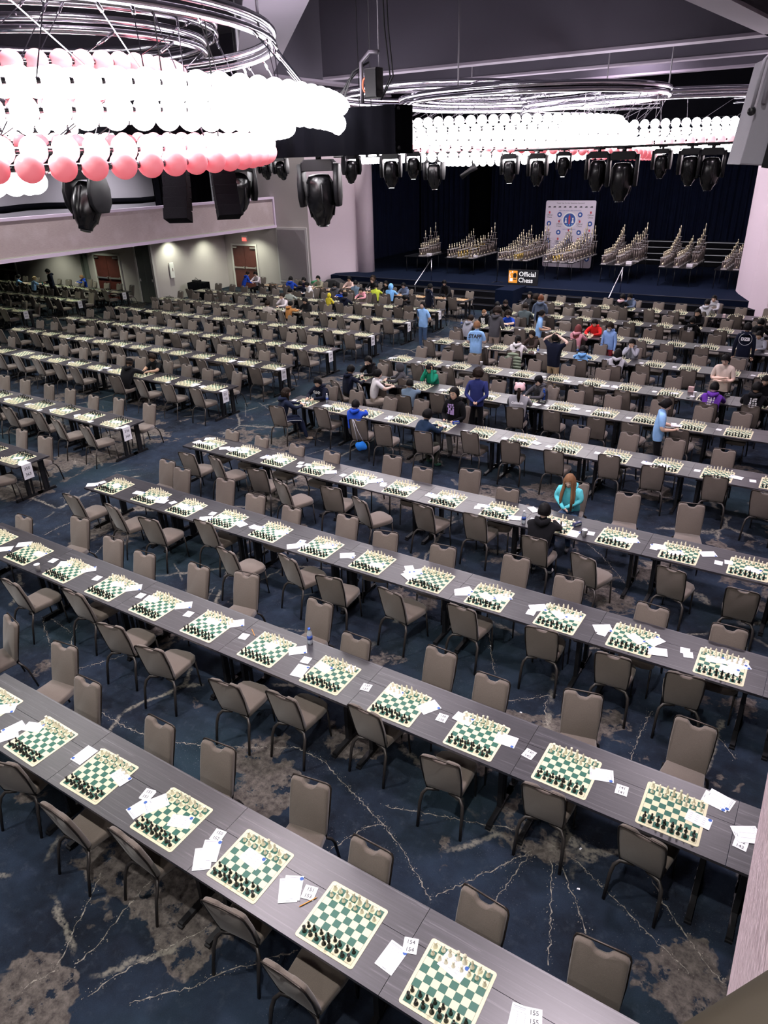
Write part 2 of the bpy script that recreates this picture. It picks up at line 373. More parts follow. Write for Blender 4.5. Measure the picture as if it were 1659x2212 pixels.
o = b.obj('carpet_vein', VEIN, floor); o['kind'] = 'stuff'

def double_door(n, x0, x1, y, h, out=-1):
    "double doors in a wall that faces -Y"
    fr = MB(); t = .09
    fr.bx(x0 - t, x0, y - .06, y, 0, h + t); fr.bx(x1, x1 + t, y - .06, y, 0, h + t); fr.bx(x0, x1, y - .06, y, h, h + t)
    d = struct(fr.obj('door_%d' % n, TRIMM)); mid = (x0 + x1) / 2
    for s, a, c in ((0, x0 + .01, mid - .01), (1, mid + .01, x1 - .01)):
        lf = MB(); lf.bx(a, c, y - .035, y + .01, .01, h - .01); o = lf.obj('door_leaf', MAHO, d)
        pb = MB(); pb.bx(a + .06, c - .03, y - .12, y - .09, 1.0, 1.07); pb.bx(a + .06, a + .12, y - .10, y - .03, .98, 1.09); pb.bx(c - .1, c - .03, y - .10, y - .03, .98, 1.09)
        pb.obj('push_bar', M_('brushed_steel', (.5, .48, .46), .35, .8), o)
        cl = MB(); cl.bx((a if s == 0 else c - .32), (a + .32 if s == 0 else c), y - .12, y - .03, h - .12, h - .05); cl.obj('door_closer', M_('brushed_steel', (.5, .48, .46), .35, .8), o)
    return d
quad_wall('wall_left_back', WALL, [(-45, 24.0), (-28.0, 24.0)], 0, 3.1)
double_door(1, -32.25, -30.45, 24.0, 2.08)
double_door(2, -41.2, -39.2, 24.0, 2.08)
cl = MB(); cl.bx(-29.2, -29.1, 23.9, 24, 0, 3.0); cl.bx(-28.08, -27.96, 23.9, 24, 0, 3.0); cl = struct(cl.obj('door_3', TRIMM))
for a, c in ((-29.1, -28.6), (-28.59, -28.08)):
    q = MB(); q.bx(a, c, 23.94, 23.99, .02, 3.0); q = q.obj('door_leaf', GREENW, cl)
    k = MB(); k.bx((a + .06 if a < -29 else c - .14), (a + .10 if a < -29 else c - .08), 23.92, 23.94, 1.0, 1.12); k.obj('door_handle', TRIMM, q)
q = MB(); q.bx(-33.0, -32.85, 23.86, 24, 0, 3.05); q.bx(-33.3, -33.2, 23.9, 24, 0, 3.05); struct(q.obj('trim_1', GREENW))
quad_wall('wall_left_side', WALL, [(-28.0, 24.0), (-28.6, 29.5)], 0, 3.1)
quad_wall('wall_left_exit', WALL, [(-28.6, 29.5), (-22.9, 29.5)], 0, 10.8)
quad_wall('wall_left_lilac', PINK, [(-22.9, 29.5), (-21.15, 31.2)], 0, 10.8)
q = MB(); q.lathe([(.42, .9), (.42, 10.8)], 32, (-20.85, 31.35, 0)); struct(q.obj('wall_left_column', PINK))
double_door(4, -28.05, -26.45, 29.5, 2.12)
q = MB(); q.bx(-24.98, -23.02, 29.44, 29.5, .45, 3.06); q = struct(q.obj('trim_2', M_('panel_frame', (.55, .52, .53), .6))); p = MB(); p.bx(-24.88, -23.12, 29.42, 29.45, .55, 2.97); p.obj('fabric_panel', PANELG, q)
t = thing('exit_sign', 'red EXIT sign above the mahogany double doors beside the fabric panel', 'sign', (-27.15, 29.475, 2.42))
q = MB(); q.box((0, 0, .1), (.34, .05, .2)); q.obj('housing', M_('sign_white', (.8, .78, .78), .5), t)
q = MB(); q.box((0, -.03, .02), (.30, .006, .17)); q.obj('face', M_('sign_red', (.9, .12, .10), .5, emit=1.2, ecol=(1, .15, .12)), t)
text('EXIT', .15, M_('sign_letters', (.9, .3, .28), .5, emit=.6, ecol=(1, .45, .4)), t, (0, -.035, .02), (PI / 2, 0, 0))
q = MB(); q.bx(-.14, .14, -.05, 0, 0, .7); q.cur = 1; q.bx(.02, .06, -.06, -.05, .3, .45)
o = q.obj('extinguisher_cabinet', [M_('sign_white', (.8, .78, .78)), MAHO]); o.location = (-28.08, 25.1, 1.05); o.rotation_euler = (0, 0, math.radians(96.2)); o['label'] = 'white wall cabinet mounted left of the black draped table'; o['category'] = 'cabinet'
# balcony on the left: slab, woven fascia between two rails, upper wall
q = MB(); q.bx(-45, -24.95, -6, 29.45, 3.06, 3.2); struct(q.obj('trim_3', M_('soffit', (.42, .42, .36), .8)))
q = MB(); q.bx(-45, -25.1, -6, 29.45, 3.2, 3.45); struct(q.obj('balcony_floor_slab', CEIL))
q = MB(); q.bx(-25.06, -24.99, -6, 29.45, 3.12, 4.38); fa = struct(q.obj('wall_balcony_fascia', FASCIA))
RAILM = M_('lilac_rail', (.62, .50, .66), .5)
q = MB(); q.bx(-25.16, -24.93, -6, 29.48, 4.36, 4.46); q.obj('top_rail', RAILM, fa)
q = MB(); q.bx(-25.1, -24.9, -6, 29.48, 3.04, 3.16); q.obj('bottom_rail', RAILM, fa)
q = MB(); q.bx(-24.99, -24.92, 29.38, 29.48, 3.16, 4.36); q.obj('end_post', RAILM, fa)
q = MB(); q.bx(-30, -29.9, -6, 29.5, 3.45, 10.8); struct(q.obj('wall_left_upper', WGREY))
q = MB(); q.tube([(-29.3, y, 4.55 + .03 * math.sin(y * 1.7)) for y in range(-6, 30)], .13, 8); o = q.obj('rolled_drape', VELOUR); o['label'] = 'long black rolled drape lying behind the balcony fascia'; o['category'] = 'drape'
def drape(pts, z0, z1, amp=.07, per=.28, m=NAVY, name='stage_curtain', step=.035):
    q = MB(); P = []; s = 0
    for (x0, y0), (x1, y1) in zip(pts, pts[1:]):
        L = math.hypot(x1 - x0, y1 - y0); n = int(L / step); d = ((x1 - x0) / L, (y1 - y0) / L)
        for i in range(n):
            u = i / n * L; k = s + u
            a = amp * (math.sin(k * 2 * PI / per) + .5 * math.sin(k * 2 * PI / per * .37 + 1.3) + .35 * math.sin(k * 2 * PI / per * 2.1))
            P.append((x0 + d[0] * u - d[1] * a, y0 + d[1] * u + d[0] * a, a))
        s += L
    n = len(P); q.smooth = True
    q.add([(x, y, z) for z in (z0, (z0 * 2 + z1) / 3, z1) for x, y, a in P], [(r * n + i, r * n + i + 1, (r + 1) * n + i + 1, (r + 1) * n + i) for r in range(2) for i in range(n - 1)])
    return q.obj(name, m)
o = drape([(-28.9, 25.5), (-28.9, 29.3)], 3.5, 8, .05, .4, VELOUR, 'black_drape'); o['label'] = 'black drape hanging on the balcony beside the lilac wall'; o['category'] = 'drape'
# stage ----------------------------------------------------------------------
SZ = .9
q = MB(); q.add([(-21.9, 29.7, SZ), (-2.98, 29.7, SZ), (-2.9, 44, SZ), (-25, 44, SZ), (-21.9, 29.7, 0), (-2.98, 29.7, 0)], [(0, 1, 2, 3), (0, 4, 5, 1)]); struct(q.obj('floor_stage', STAGEC))
for nm, x0, x1 in (('stage_steps', -21.4, -12.45), ('stage_steps', -11.65, -1.6)):
    r = struct(link(nm, None))
    for k in range(4):
        q = MB(); z = SZ - .9 / 4 * k; y0 = 29.7 - .36 * k
        if k: q.bx(x0 - .25 * k * (x0 < -20), x1 + .22 * k * (x1 > -3), y0 - .0, y0 + .37, 0, z); q.obj('step', STEPM, r)
        q = MB(); q.bx(x0 - .25 * k * (x0 < -20), x1 + .22 * k * (x1 > -3), y0 - .012, y0 + .03, z - .02, z + .004); q.obj('nosing', EDGE, r)
q = MB(); q.add([(-12.45, 28.35, 0), (-11.65, 28.35, 0), (-11.65, 29.8, 0), (-12.45, 29.8, 0), (-12.45, 28.35, .95), (-11.65, 28.35, .95), (-11.65, 29.8, .95), (-12.45, 29.8, .95)], [(0, 1, 5, 4), (1, 2, 6, 5), (3, 0, 4, 7), (4, 5, 6, 7), (2, 3, 7, 6)]); struct(q.obj('stage_stair_block', STAGEC))
quad_wall('wall_right_splay', PINK, [(-3.75, 31.9), (-3.55, 31.2), (-2.98, 29.7), (-2.3, 28.85), (.35, 27.2)], 0, 10.8, .3)
quad_wall('wall_right_side', WALL, [(5.8, 27.2), (5.8, -6)], 0, 10.8, .3)
quad_wall('wall_right_back', WALL, [(.3, 27.2), (5.9, 27.2)], 0, 10.8, .3)
q = MB(); q.bx(.17, .26, -.9, 27.2, 3.15, 4.5); f2 = struct(q.obj('wall_near_fascia', KNIT))
q = MB(); q.bx(.2, 5.8, -.9, 27.2, 3.05, 3.14); struct(q.obj('balcony_soffit_right', M_('soffit', (.42, .42, .36))))
ra, rb_ = at(1507, 2212, 5.25), at(1659, 2115, 5.25); rd = (rb_ - ra).normalized(); rn = Vector((rd.y, -rd.x, 0)) * .10; q = MB(); q.tube([ra - rd * .5 + rn, rb_ + rd * .6 + rn], .10, 16); struct(q.obj('trim_4', M_('brown_rail', (.035, .026, .015), .6)))
CURT = [('side', [(-21.9, 32.0), (-23.2, 34.5), (-23.4, 41.2)]), ('back', [(-23.4, 41.5), (-20.3, 42.0)]), ('back', [(-19.0, 42.1), (-1.0, 42.1)]), ('right', [(-2.3, 33.0), (-1.6, 42)])]
for i, (k, pts) in enumerate(CURT):
    o = drape(pts, SZ, 10, .07, .33); o['category'] = 'curtain'; o['group'] = 'stage curtains'
    o['label'] = ['navy pleated side curtain at left of the stage behind the column', 'navy curtain panel in the left rear corner of the stage', 'wide navy pleated curtain behind the trophies across the stage back', 'navy side curtain at right of the stage by the splayed wall'][i]
q = MB(); q.bx(-26, 2, 43, 43.2, 0, 10.8); struct(q.obj('wall_stage_back', VELOUR))
o = drape([(-20.4, 31.4), (-20.4, 31.41)], SZ, 1, .01, 1, VELOUR, 'tmp') if False else None
q = MB(); q.bx(-22, -3, 31.6, 31.75, 7.0, 10.8); struct(q.obj('wall_proscenium', VELOUR))
# handrails
for px, py, lab in ((941, 603, 'steel stair handrail left of the lettered sign'), (1367, 616, 'steel stair handrail right of the lettered sign')):
    p = at(px, py, SZ); t = thing('stair_handrail', lab, 'handrail', (p.x, 29.9, SZ), 0, 'stage stair handrails')
    q = MB(); q.tube([(0, 0, 0), (0, 0, .92)], .022, 6); q.obj('post', CHROME, t); q = MB(); q.tube([(0, .05, .95), (0, 0, .93), (0, -1.5, .05), (0, -1.55, 0)], .026, 6); q.obj('rail', CHROME, t)
    q = MB(); q.tube([(0, -1.5, .02), (0, -1.5, -.9)], .022, 6); q.obj('post', BLACKM, t)
# stepped riser at the back of the stage
r = thing('choir_riser', 'black stepped riser with pale step edges behind the right trophy tables', 'riser', (-7.5, 38.5, SZ), 0)
for k in range(4):
    q = MB(); q.bx(-3.6 + k * .5, 3.4, k * .7, k * .7 + .72, 0, .22 * (k + 1)); q.obj('step', STEPM, r)
    q = MB(); q.bx(-3.6 + k * .5, 3.4, k * .7 - .03, k * .7 + .02, .22 * (k + 1), .22 * (k + 1) + .035); q.obj('edge_strip', M_('pale_strip', (.5, .5, .55), .5), r)
# lettered sign
t = thing('lettered_sign', 'black sign reading Official Chess with an orange emblem on stage edge', 'sign', (-11.95, 30.1, SZ), 0)
q = MB(); q.box((0, 0, .33), (1.36, .05, .64)); q.obj('board', M_('sign_black', (.006, .006, .010), .5), t)
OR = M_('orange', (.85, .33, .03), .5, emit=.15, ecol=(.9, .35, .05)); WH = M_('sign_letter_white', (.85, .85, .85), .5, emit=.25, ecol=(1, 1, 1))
q = MB(); q.box((-.45, -.028, .34), (.40, .01, .50)); e = q.obj('emblem', OR, t)
q = MB(); q.prism([(-.60, .15), (-.46, .15), (-.46, .27), (-.59, .27), (-.56, .33), (-.60, .45), (-.54, .51), (-.46, .50), (-.46, .58), (-.50, .56), (-.50, .52), (-.6, .5), (-.62, .4), (-.60, .3)], -.036, -.032); q.obj('chess_figure', WH, e)
q = MB(); q.prism([(-.44, .30), (-.30, .30), (-.28, .42), (-.32, .50), (-.38, .50), (-.44, .46)], -.036, -.032); q.prism([(-.44, .22), (-.44, .26), (-.28, .26), (-.28, .22)], -.036, -.032); q.obj('chess_figure', M_('sign_black', (.006, .006, .01)), e)
text('Official', .27, WH, t, (.20, -.03, .46), (PI / 2, 0, 0), bold=.004); text('Chess', .27, WH, t, (.13, -.03, .21), (PI / 2, 0, 0), bold=.004)
# backdrop banner
BY = 36.2
t = thing('event_banner', 'tall white sponsor banner with blue round emblems standing behind the trophies', 'banner', (-12.15, BY, SZ), 0)
BW, BH = 2.46, 3.05
def rr(w, h, r, z0=0, n=5):
    P = []
    for cx, cz, a0 in ((w / 2 - r, h - r, 0), (-w / 2 + r, h - r, 90), (-w / 2 + r, r, 180), (w / 2 - r, r, 270)):
        P += [(cx + r * math.cos(math.radians(a0 + 90 * i / n)), z0 + cz + r * math.sin(math.radians(a0 + 90 * i / n))) for i in range(n + 1)]
    return P
q = MB(); q.prism(rr(BW, BH, .09), -.03, .03); q.obj('panel', M_('banner_white', (.62, .55, .66), .6), t)
BLUE = M_('emblem_blue', (.02, .07, .30), .5)
def disc(m, x, z, r, par, y=-.034, name='emblem', n=24):
    q = MB(); q.prism([(x + r * math.cos(a * 2 * PI / n), z + r * math.sin(a * 2 * PI / n)) for a in range(n)], y, y - .002); return q.obj(name, m, par)
bp = t
e = disc(M_('emblem_white', (.75, .75, .8)), 0, 2.18, .36, bp, -.036); disc(BLUE, 0, 2.18, .30, e, -.04, 'disc')
for s in (-1, 1):
    q = MB(); q.prism([(s * .17 - .06, 2.05), (s * .17 + .06, 2.05), (s * .17 + .02, 2.2), (s * .17 + .035, 2.28), (s * .17 - .035, 2.28), (s * .17 - .02, 2.2)], -.045, -.048); q.obj('chess_figure', M_('emblem_white', (.75, .75, .8)), e)
q = MB(); q.prism([(-.03, 2.0), (.03, 2.0), (.05, 2.3), (0, 2.45), (-.05, 2.3)], -.045, -.048); q.obj('tower', M_('emblem_red', (.5, .06, .08)), e)
for i in range(6):
    q = MB(); a = -.18 + .06 * i; q.prism([(a, 1.93), (a + .05, 1.93), (a + .045, 2.0), (a + .005, 2.0)], -.045, -.048); (q.obj('square', M_('emblem_cyan', (.2, .5, .8)), e) if i % 2 else None)
text('NEW YORK METRO AREA SCHOLASTIC', .062, BLUE, bp, (0, -.037, 2.60), (PI / 2, 0, 0)); text('CHESS CHAMPIONSHIPS', .062, BLUE, bp, (0, -.037, 1.76), (PI / 2, 0, 0))
text('20', .1, BLUE, bp, (-.47, -.037, 2.18), (PI / 2, 0, 0)); text('25', .1, BLUE, bp, (.47, -.037, 2.18), (PI / 2, 0, 0))
text('Thank You To Our Generous Sponsors!', .085, INK, bp, (0, -.037, 2.93), (PI / 2, 0, 0))
for i in range(9):
    q = MB(); x = -1.05 + i * .26; q.prism([(x - .06, 2.74), (x + .07, 2.74), (x + .07, 2.78), (x + .02, 2.80), (x - .06, 2.77)], -.035, -.037); q.obj('sponsor_mark', INK, bp)
for r_ in range(6):
    for c_ in range(5):
        x = -1.02 + c_ * .51; z = 2.42 - r_ * .40
        if abs(x) < .4 and z > 1.7: continue
        if (r_ + c_) % 2: e = disc(BLUE, x, z, .115, bp); disc(M_('emblem_white', (.75, .75, .8)), x, z, .05, e, -.038, 'figure', 8)
        else:
            text('Official', .105, INK, bp, (x, -.037, z - .02), (PI / 2, 0, 0)); text('Chess', .105, INK, bp, (x, -.037, z - .12), (PI / 2, 0, 0))
            q = MB(); q.prism([(x - .04, z + .05), (x + .04, z + .05), (x + .04, z + .15), (x - .04, z + .15)], -.035, -.037); q.obj('emblem', M_('emblem_red', (.5, .06, .08)), bp)
# microphone stand
p = at(1073, 610, SZ); t = thing('microphone_stand', 'thin black microphone stand on the stage left of the lettered sign', 'stand', (p.x, p.y, SZ))
q = MB(); q.tube([(0, 0, 0), (0, 0, 1.45)], .014, 5); q.obj('pole', BLACKM, t)
for a in range(3): q = MB(); q.tube([(0, 0, .05), (.3 * math.cos(a * 2.1), .3 * math.sin(a * 2.1), 0.01)], .012, 5); q.obj('foot', BLACKM, t)
# ceiling ---------------------------------------------------------------------
q = MB(); q.bx(-46, 6, -6, 44, 10.8, 11); struct(q.obj('ceiling', CEIL))
quad_wall('wall_rear', WGREY, [(6, -6), (-46, -6)], 0, 10.8, .3)
quad_wall('wall_far_left', WALL, [(-45, -6), (-45, 24)], 0, 3.1, .3)
def beam(nm, x0, y0, x1, y1, z0, z1, wd=.5):
    d = Vector((x1 - x0, y1 - y0, 0)); L = d.length; rz = math.atan2(d.y, d.x); c = ((x0 + x1) / 2, (y0 + y1) / 2)
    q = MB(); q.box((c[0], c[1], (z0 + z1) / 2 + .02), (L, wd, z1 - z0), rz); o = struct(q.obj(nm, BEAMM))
    q = MB(); q.box((c[0], c[1], z0), (L + .002, wd + .03, .07), rz); q.obj('beam_lit_underside', BEAMLIT, o); return o  # paler strip paints the chandelier light on the beam underside
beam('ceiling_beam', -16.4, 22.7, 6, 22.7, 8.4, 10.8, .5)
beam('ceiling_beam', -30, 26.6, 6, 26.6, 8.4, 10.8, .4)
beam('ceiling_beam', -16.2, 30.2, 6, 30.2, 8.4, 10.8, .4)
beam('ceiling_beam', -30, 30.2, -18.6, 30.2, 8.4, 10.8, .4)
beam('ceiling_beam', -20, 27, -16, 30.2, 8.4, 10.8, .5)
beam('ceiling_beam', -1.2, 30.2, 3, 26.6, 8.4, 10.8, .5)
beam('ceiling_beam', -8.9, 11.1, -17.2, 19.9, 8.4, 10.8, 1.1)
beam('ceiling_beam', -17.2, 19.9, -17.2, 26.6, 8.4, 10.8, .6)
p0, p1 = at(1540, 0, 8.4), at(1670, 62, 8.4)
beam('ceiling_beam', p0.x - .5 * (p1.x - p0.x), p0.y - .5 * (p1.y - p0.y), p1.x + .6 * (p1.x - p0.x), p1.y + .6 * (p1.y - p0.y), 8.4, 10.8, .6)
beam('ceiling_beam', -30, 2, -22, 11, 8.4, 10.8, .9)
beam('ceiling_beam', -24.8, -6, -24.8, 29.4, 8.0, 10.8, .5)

# ------------------------------------------------------------------ tables
XR, XL, PITCH, TL, TW = -10.82, -12.80, .9145, 1.829, .737
ROWR = [2.34, 4.59, 6.89, 9.256, 12.42, 14.82, 16.98, 19.45, 22.05, 24.5, 26.95]
ROWY = [2.34, 4.59, 6.84, 9.256, 12.36, 14.68, 16.91, 19.25, 21.6, 23.9, 26.4]
RW = [o + ' right-block row' for o in ORD]
CARDS = {2: ('350', '363'), 3: ('336', '349'), 4: ('322', '335'), 5: ('308', '321'), 6: ('294', '307'), 7: ('280', '293'), 8: ('266', '279'), 9: ('252', '265')}
LW = {k: ORD[k - 2] + ' left-block row' for k in CARDS}; LW[10] = 'wooden-board row by the steps'
FW_ = [(-28.35, 17.0, 'nearest far-left row'), (-28.35, 19.6, 'middle far-left row'), (-28.35, 22.0, 'rearmost far-left row')]
T18, T12 = .448, .289
def top_mesh(wd):
    q = MB(); q.box((0, 0, .735), (TL - .004, wd - .004, .03)); return q.mesh('tabletop', WOODM)
def leg_mesh(wd):
    q = MB(); q.box((0, 0, .37), (.045, .07, .70)); q.box((0, wd * .22, .37), (.03, .03, .70)); q.box((0, .0, .03), (.05, wd + .12, .045)); q.box((0, 0, .70), (.05, wd - .06, .03))
    q.box((0, wd / 2 + .055, .012), (.056, .04, .024)); q.box((0, -wd / 2 - .055, .012), (.056, .04, .024)); return q.mesh('leg', BLACKM)
def apron_mesh(wd):
    q = MB(); q.bx(-TL / 2 + .2, TL / 2 - .2, wd / 2 - .03, wd / 2 - .012, .66, .72); return q.mesh('stretcher', BLACKM)
TM = {wd: (top_mesh(wd), leg_mesh(wd), apron_mesh(wd)) for wd in (T18, T12)}
def table(x, y, wd, label, group):
    d = depth(x, y, .7)
    t = thing('folding_table', label, 'table', (x, y, 0), 0, group)
    link('tabletop', TM[wd][0], t); link('stretcher', TM[wd][2], t)
    link('leg', TM[wd][1], t, (-TL / 2 + .16, 0, 0)); link('leg', TM[wd][1], t, (TL / 2 - .16, 0, 0))
SEATS = []          # (x, y row, n, row text, facing side)
def row(xs, y, n, txt, right=True):
    for k in range(n):
        x = xs + (k + .5) * TL * (1 if right else -1)
        if not (seen(x, y, .75, 130) or seen(x - TL / 2, y, .75, 60) or seen(x + TL / 2, y, .75, 60)): continue
        table(x, y + T18 / 2, T18, 'charcoal folding table on camera side of %s, %s from the aisle' % (txt, NTH[k]), 'tables of the ' + txt)
        table(x, y + T18 + T12 / 2, T12, 'narrow charcoal table on stage side of %s, %s from the aisle' % (txt, NTH[k]), 'tables of the ' + txt)
BRD = []
for i, y in enumerate(ROWR):
    row(XR, y, 7 if i < 10 else 5, RW[i])
    BRD += [(XR + (k + .5) * PITCH, y + .305, RW[i], k, 0, i) for k in range(14 if i < 10 else 10)]
for i, y in enumerate(ROWY):
    if i < 2: continue
    row(XL, y, 7 if i < 10 else 6, LW[i], False)
    BRD += [(XL - (k + .5) * PITCH, y + .335, LW[i], k, 1, i) for k in range(14 if i < 10 else 12)]
for x, y, t_ in FW_:
    row(x, y, 6, t_, False); BRD += [(x - (k + .5) * PITCH, y + .335, t_, k, 1, 11) for k in range(12)]
# boards ---------------------------------------------------------------------
q = MB(); q.prism([(x, z) for x, z in rr(.508, .508, .022, -.254)], 0, .003, 0)
q.v = [(x, z, y) for x, y, z in q.v]; q.f = [tuple(reversed(f)) for f in q.f]
BM = {0: q.mesh('chessboard', BOARD), 1: q.mesh('chessboard', BOARDB)}
POS = []
rb = random.Random(3)
for bx_, by_, txt, k, side, i in BRD:
    if not seen(bx_, by_, .75, 40): continue
    wooden = side == 1 and i == 10
    x = bx_ + rb.uniform(-.035, .035) - (.06 if side == 0 and i == 0 else 0); y = by_ + rb.uniform(-.012, .012); a = rb.uniform(-.022, .022)
    POS.append((depth(x, y, .75), x, y, a, txt, k, side, i))
    l = '%s vinyl chessboard on %s, %s from the aisle' % ('green and cream' if not wooden else 'brown and tan', txt, NTH[k])
    thing('chessboard', l, 'chessboard', (x, y, .7505), a + (PI / 2 if rb.random() < 0 else 0), 'chessboards on the tables', BM[1 if wooden else 0])
# pieces ---------------------------------------------------------------------
PROF = {
 'pawn': [(.0155, 0), (.0155, .004), (.012, .008), (.0125, .011), (.0065, .019), (.005, .030), (.009, .033), (.0055, .035), (.0088, .041), (.0080, .047), (.002, .051)],
 'rook': [(.0175, 0), (.0175, .005), (.0135, .010), (.014, .014), (.0095, .022), (.0085, .040), (.0125, .045), (.0125, .056), (.009, .056), (.008, .052)],
 'bishop': [(.0170, 0), (.0170, .005), (.013, .010), (.0135, .014), (.0070, .026), (.0055, .044), (.0115, .048), (.006, .051), (.0095, .059), (.0075, .068), (.0030, .074), (.0035, .077), (.001, .079)],
 'queen': [(.0185, 0), (.0185, .006), (.0145, .011), (.015, .015), (.0080, .030), (.0062, .055), (.0125, .060), (.0068, .063), (.0085, .070), (.0125, .080), (.0080, .082), (.004, .087), (.001, .089)],
 'king': [(.0190, 0), (.0190, .006), (.015, .011), (.0155, .015), (.0085, .032), (.0068, .060), (.0132, .065), (.0072, .068), (.0090, .076), (.0125, .086), (.0080, .090), (.002, .092), (.0028, .101), (.001, .103)],
}
def piece_mb(kind, n, lod):
    q = MB(); 
    if kind == 'knight':
        p = [(.0175, 0), (.0175, .005), (.013, .010), (.0135, .014), (.0095, .020)]; q.lathe(p if lod < 2 else [p[0], p[2], p[4]], n)
        q.prism([(-.010, .018), (.009, .018), (.008, .030), (.015, .040), (.013, .047), (.006, .050), (.002, .060), (-.004, .056), (-.010, .046), (-.012, .032)], -.006, .006, .002 if lod == 0 else 0)
        return q
    p = PROF[kind]
    if lod == 1: p = p[::2] + ([p[-1]] if len(p) % 2 == 0 else [])
    if lod == 2: p = [p[0], (p[0][0] * .9, .009), (p[0][0] * .36, p[-1][1] * .42), (p[0][0] * .62, p[-1][1] * .68), (p[0][0] * .45, p[-1][1] * .9), (.001, p[-1][1])]
    q.lathe(p, n)
    if kind == 'king' and lod == 0: q.box((0, 0, .097), (.011, .003, .003))
    return q
IV = M_('ivory_plastic', (.78, .74, .56), .4); BK = M_('black_plastic_gloss', (.012, .013, .012), .25)
BACK = ['rook', 'knight', 'bishop', 'queen', 'king', 'bishop', 'knight', 'rook']
S_ = .05715
def layout(rnd, mid, thin=0):
    "list of (kind, white, file, rank, dx, dy)"
    L = []
    for f in range(8):
        L.append((BACK[f], 0, f, 0)); L.append(('pawn', 0, f, 1)); L.append(('pawn', 1, f, 6)); L.append((BACK[f], 1, f, 7))
    if mid:
        occ = {(f, r) for _, _, f, r in L}; M = []
        for k, wht, f, r in L:
            if rnd.random() < .22: continue
            if rnd.random() < .45:
                f2, r2 = min(7, max(0, f + rnd.randint(-1, 1))), min(7, max(0, r + rnd.randint(1, 3) * (-1 if wht else 1)))
                if (f2, r2) not in occ: occ.add((f2, r2)); f, r = f2, r2
            M.append((k, wht, f, r))
        L = M
    return [(k, wh, f, r, rnd.uniform(-.006, .006), rnd.uniform(-.006, .006), rnd.uniform(-.4, .4)) for k, wh, f, r in L]
POS.sort()
PM = {(k, c): piece_mb(k, 12, 0).mesh(('white_' if c else 'black_') + k, IV if c else BK) for k in list(PROF) + ['knight'] for c in (0, 1)}
FILES = ['first', 'second', 'third', 'fourth', 'fifth', 'sixth', 'seventh', 'last']
acc_v, acc_f, acc_m, voff = [], [], [], 0
LODS = {}
for l, n in ((1, 8), (2, 5)):
    for k in list(PROF) + ['knight']:
        q = piece_mb(k, n, l); LODS[(k, l)] = (np.array(q.v), q.f)
PLAYERS = []
def at_board(x, y): return any(math.hypot(x - a, y - b) < .6 for a, b in PLAYERS)
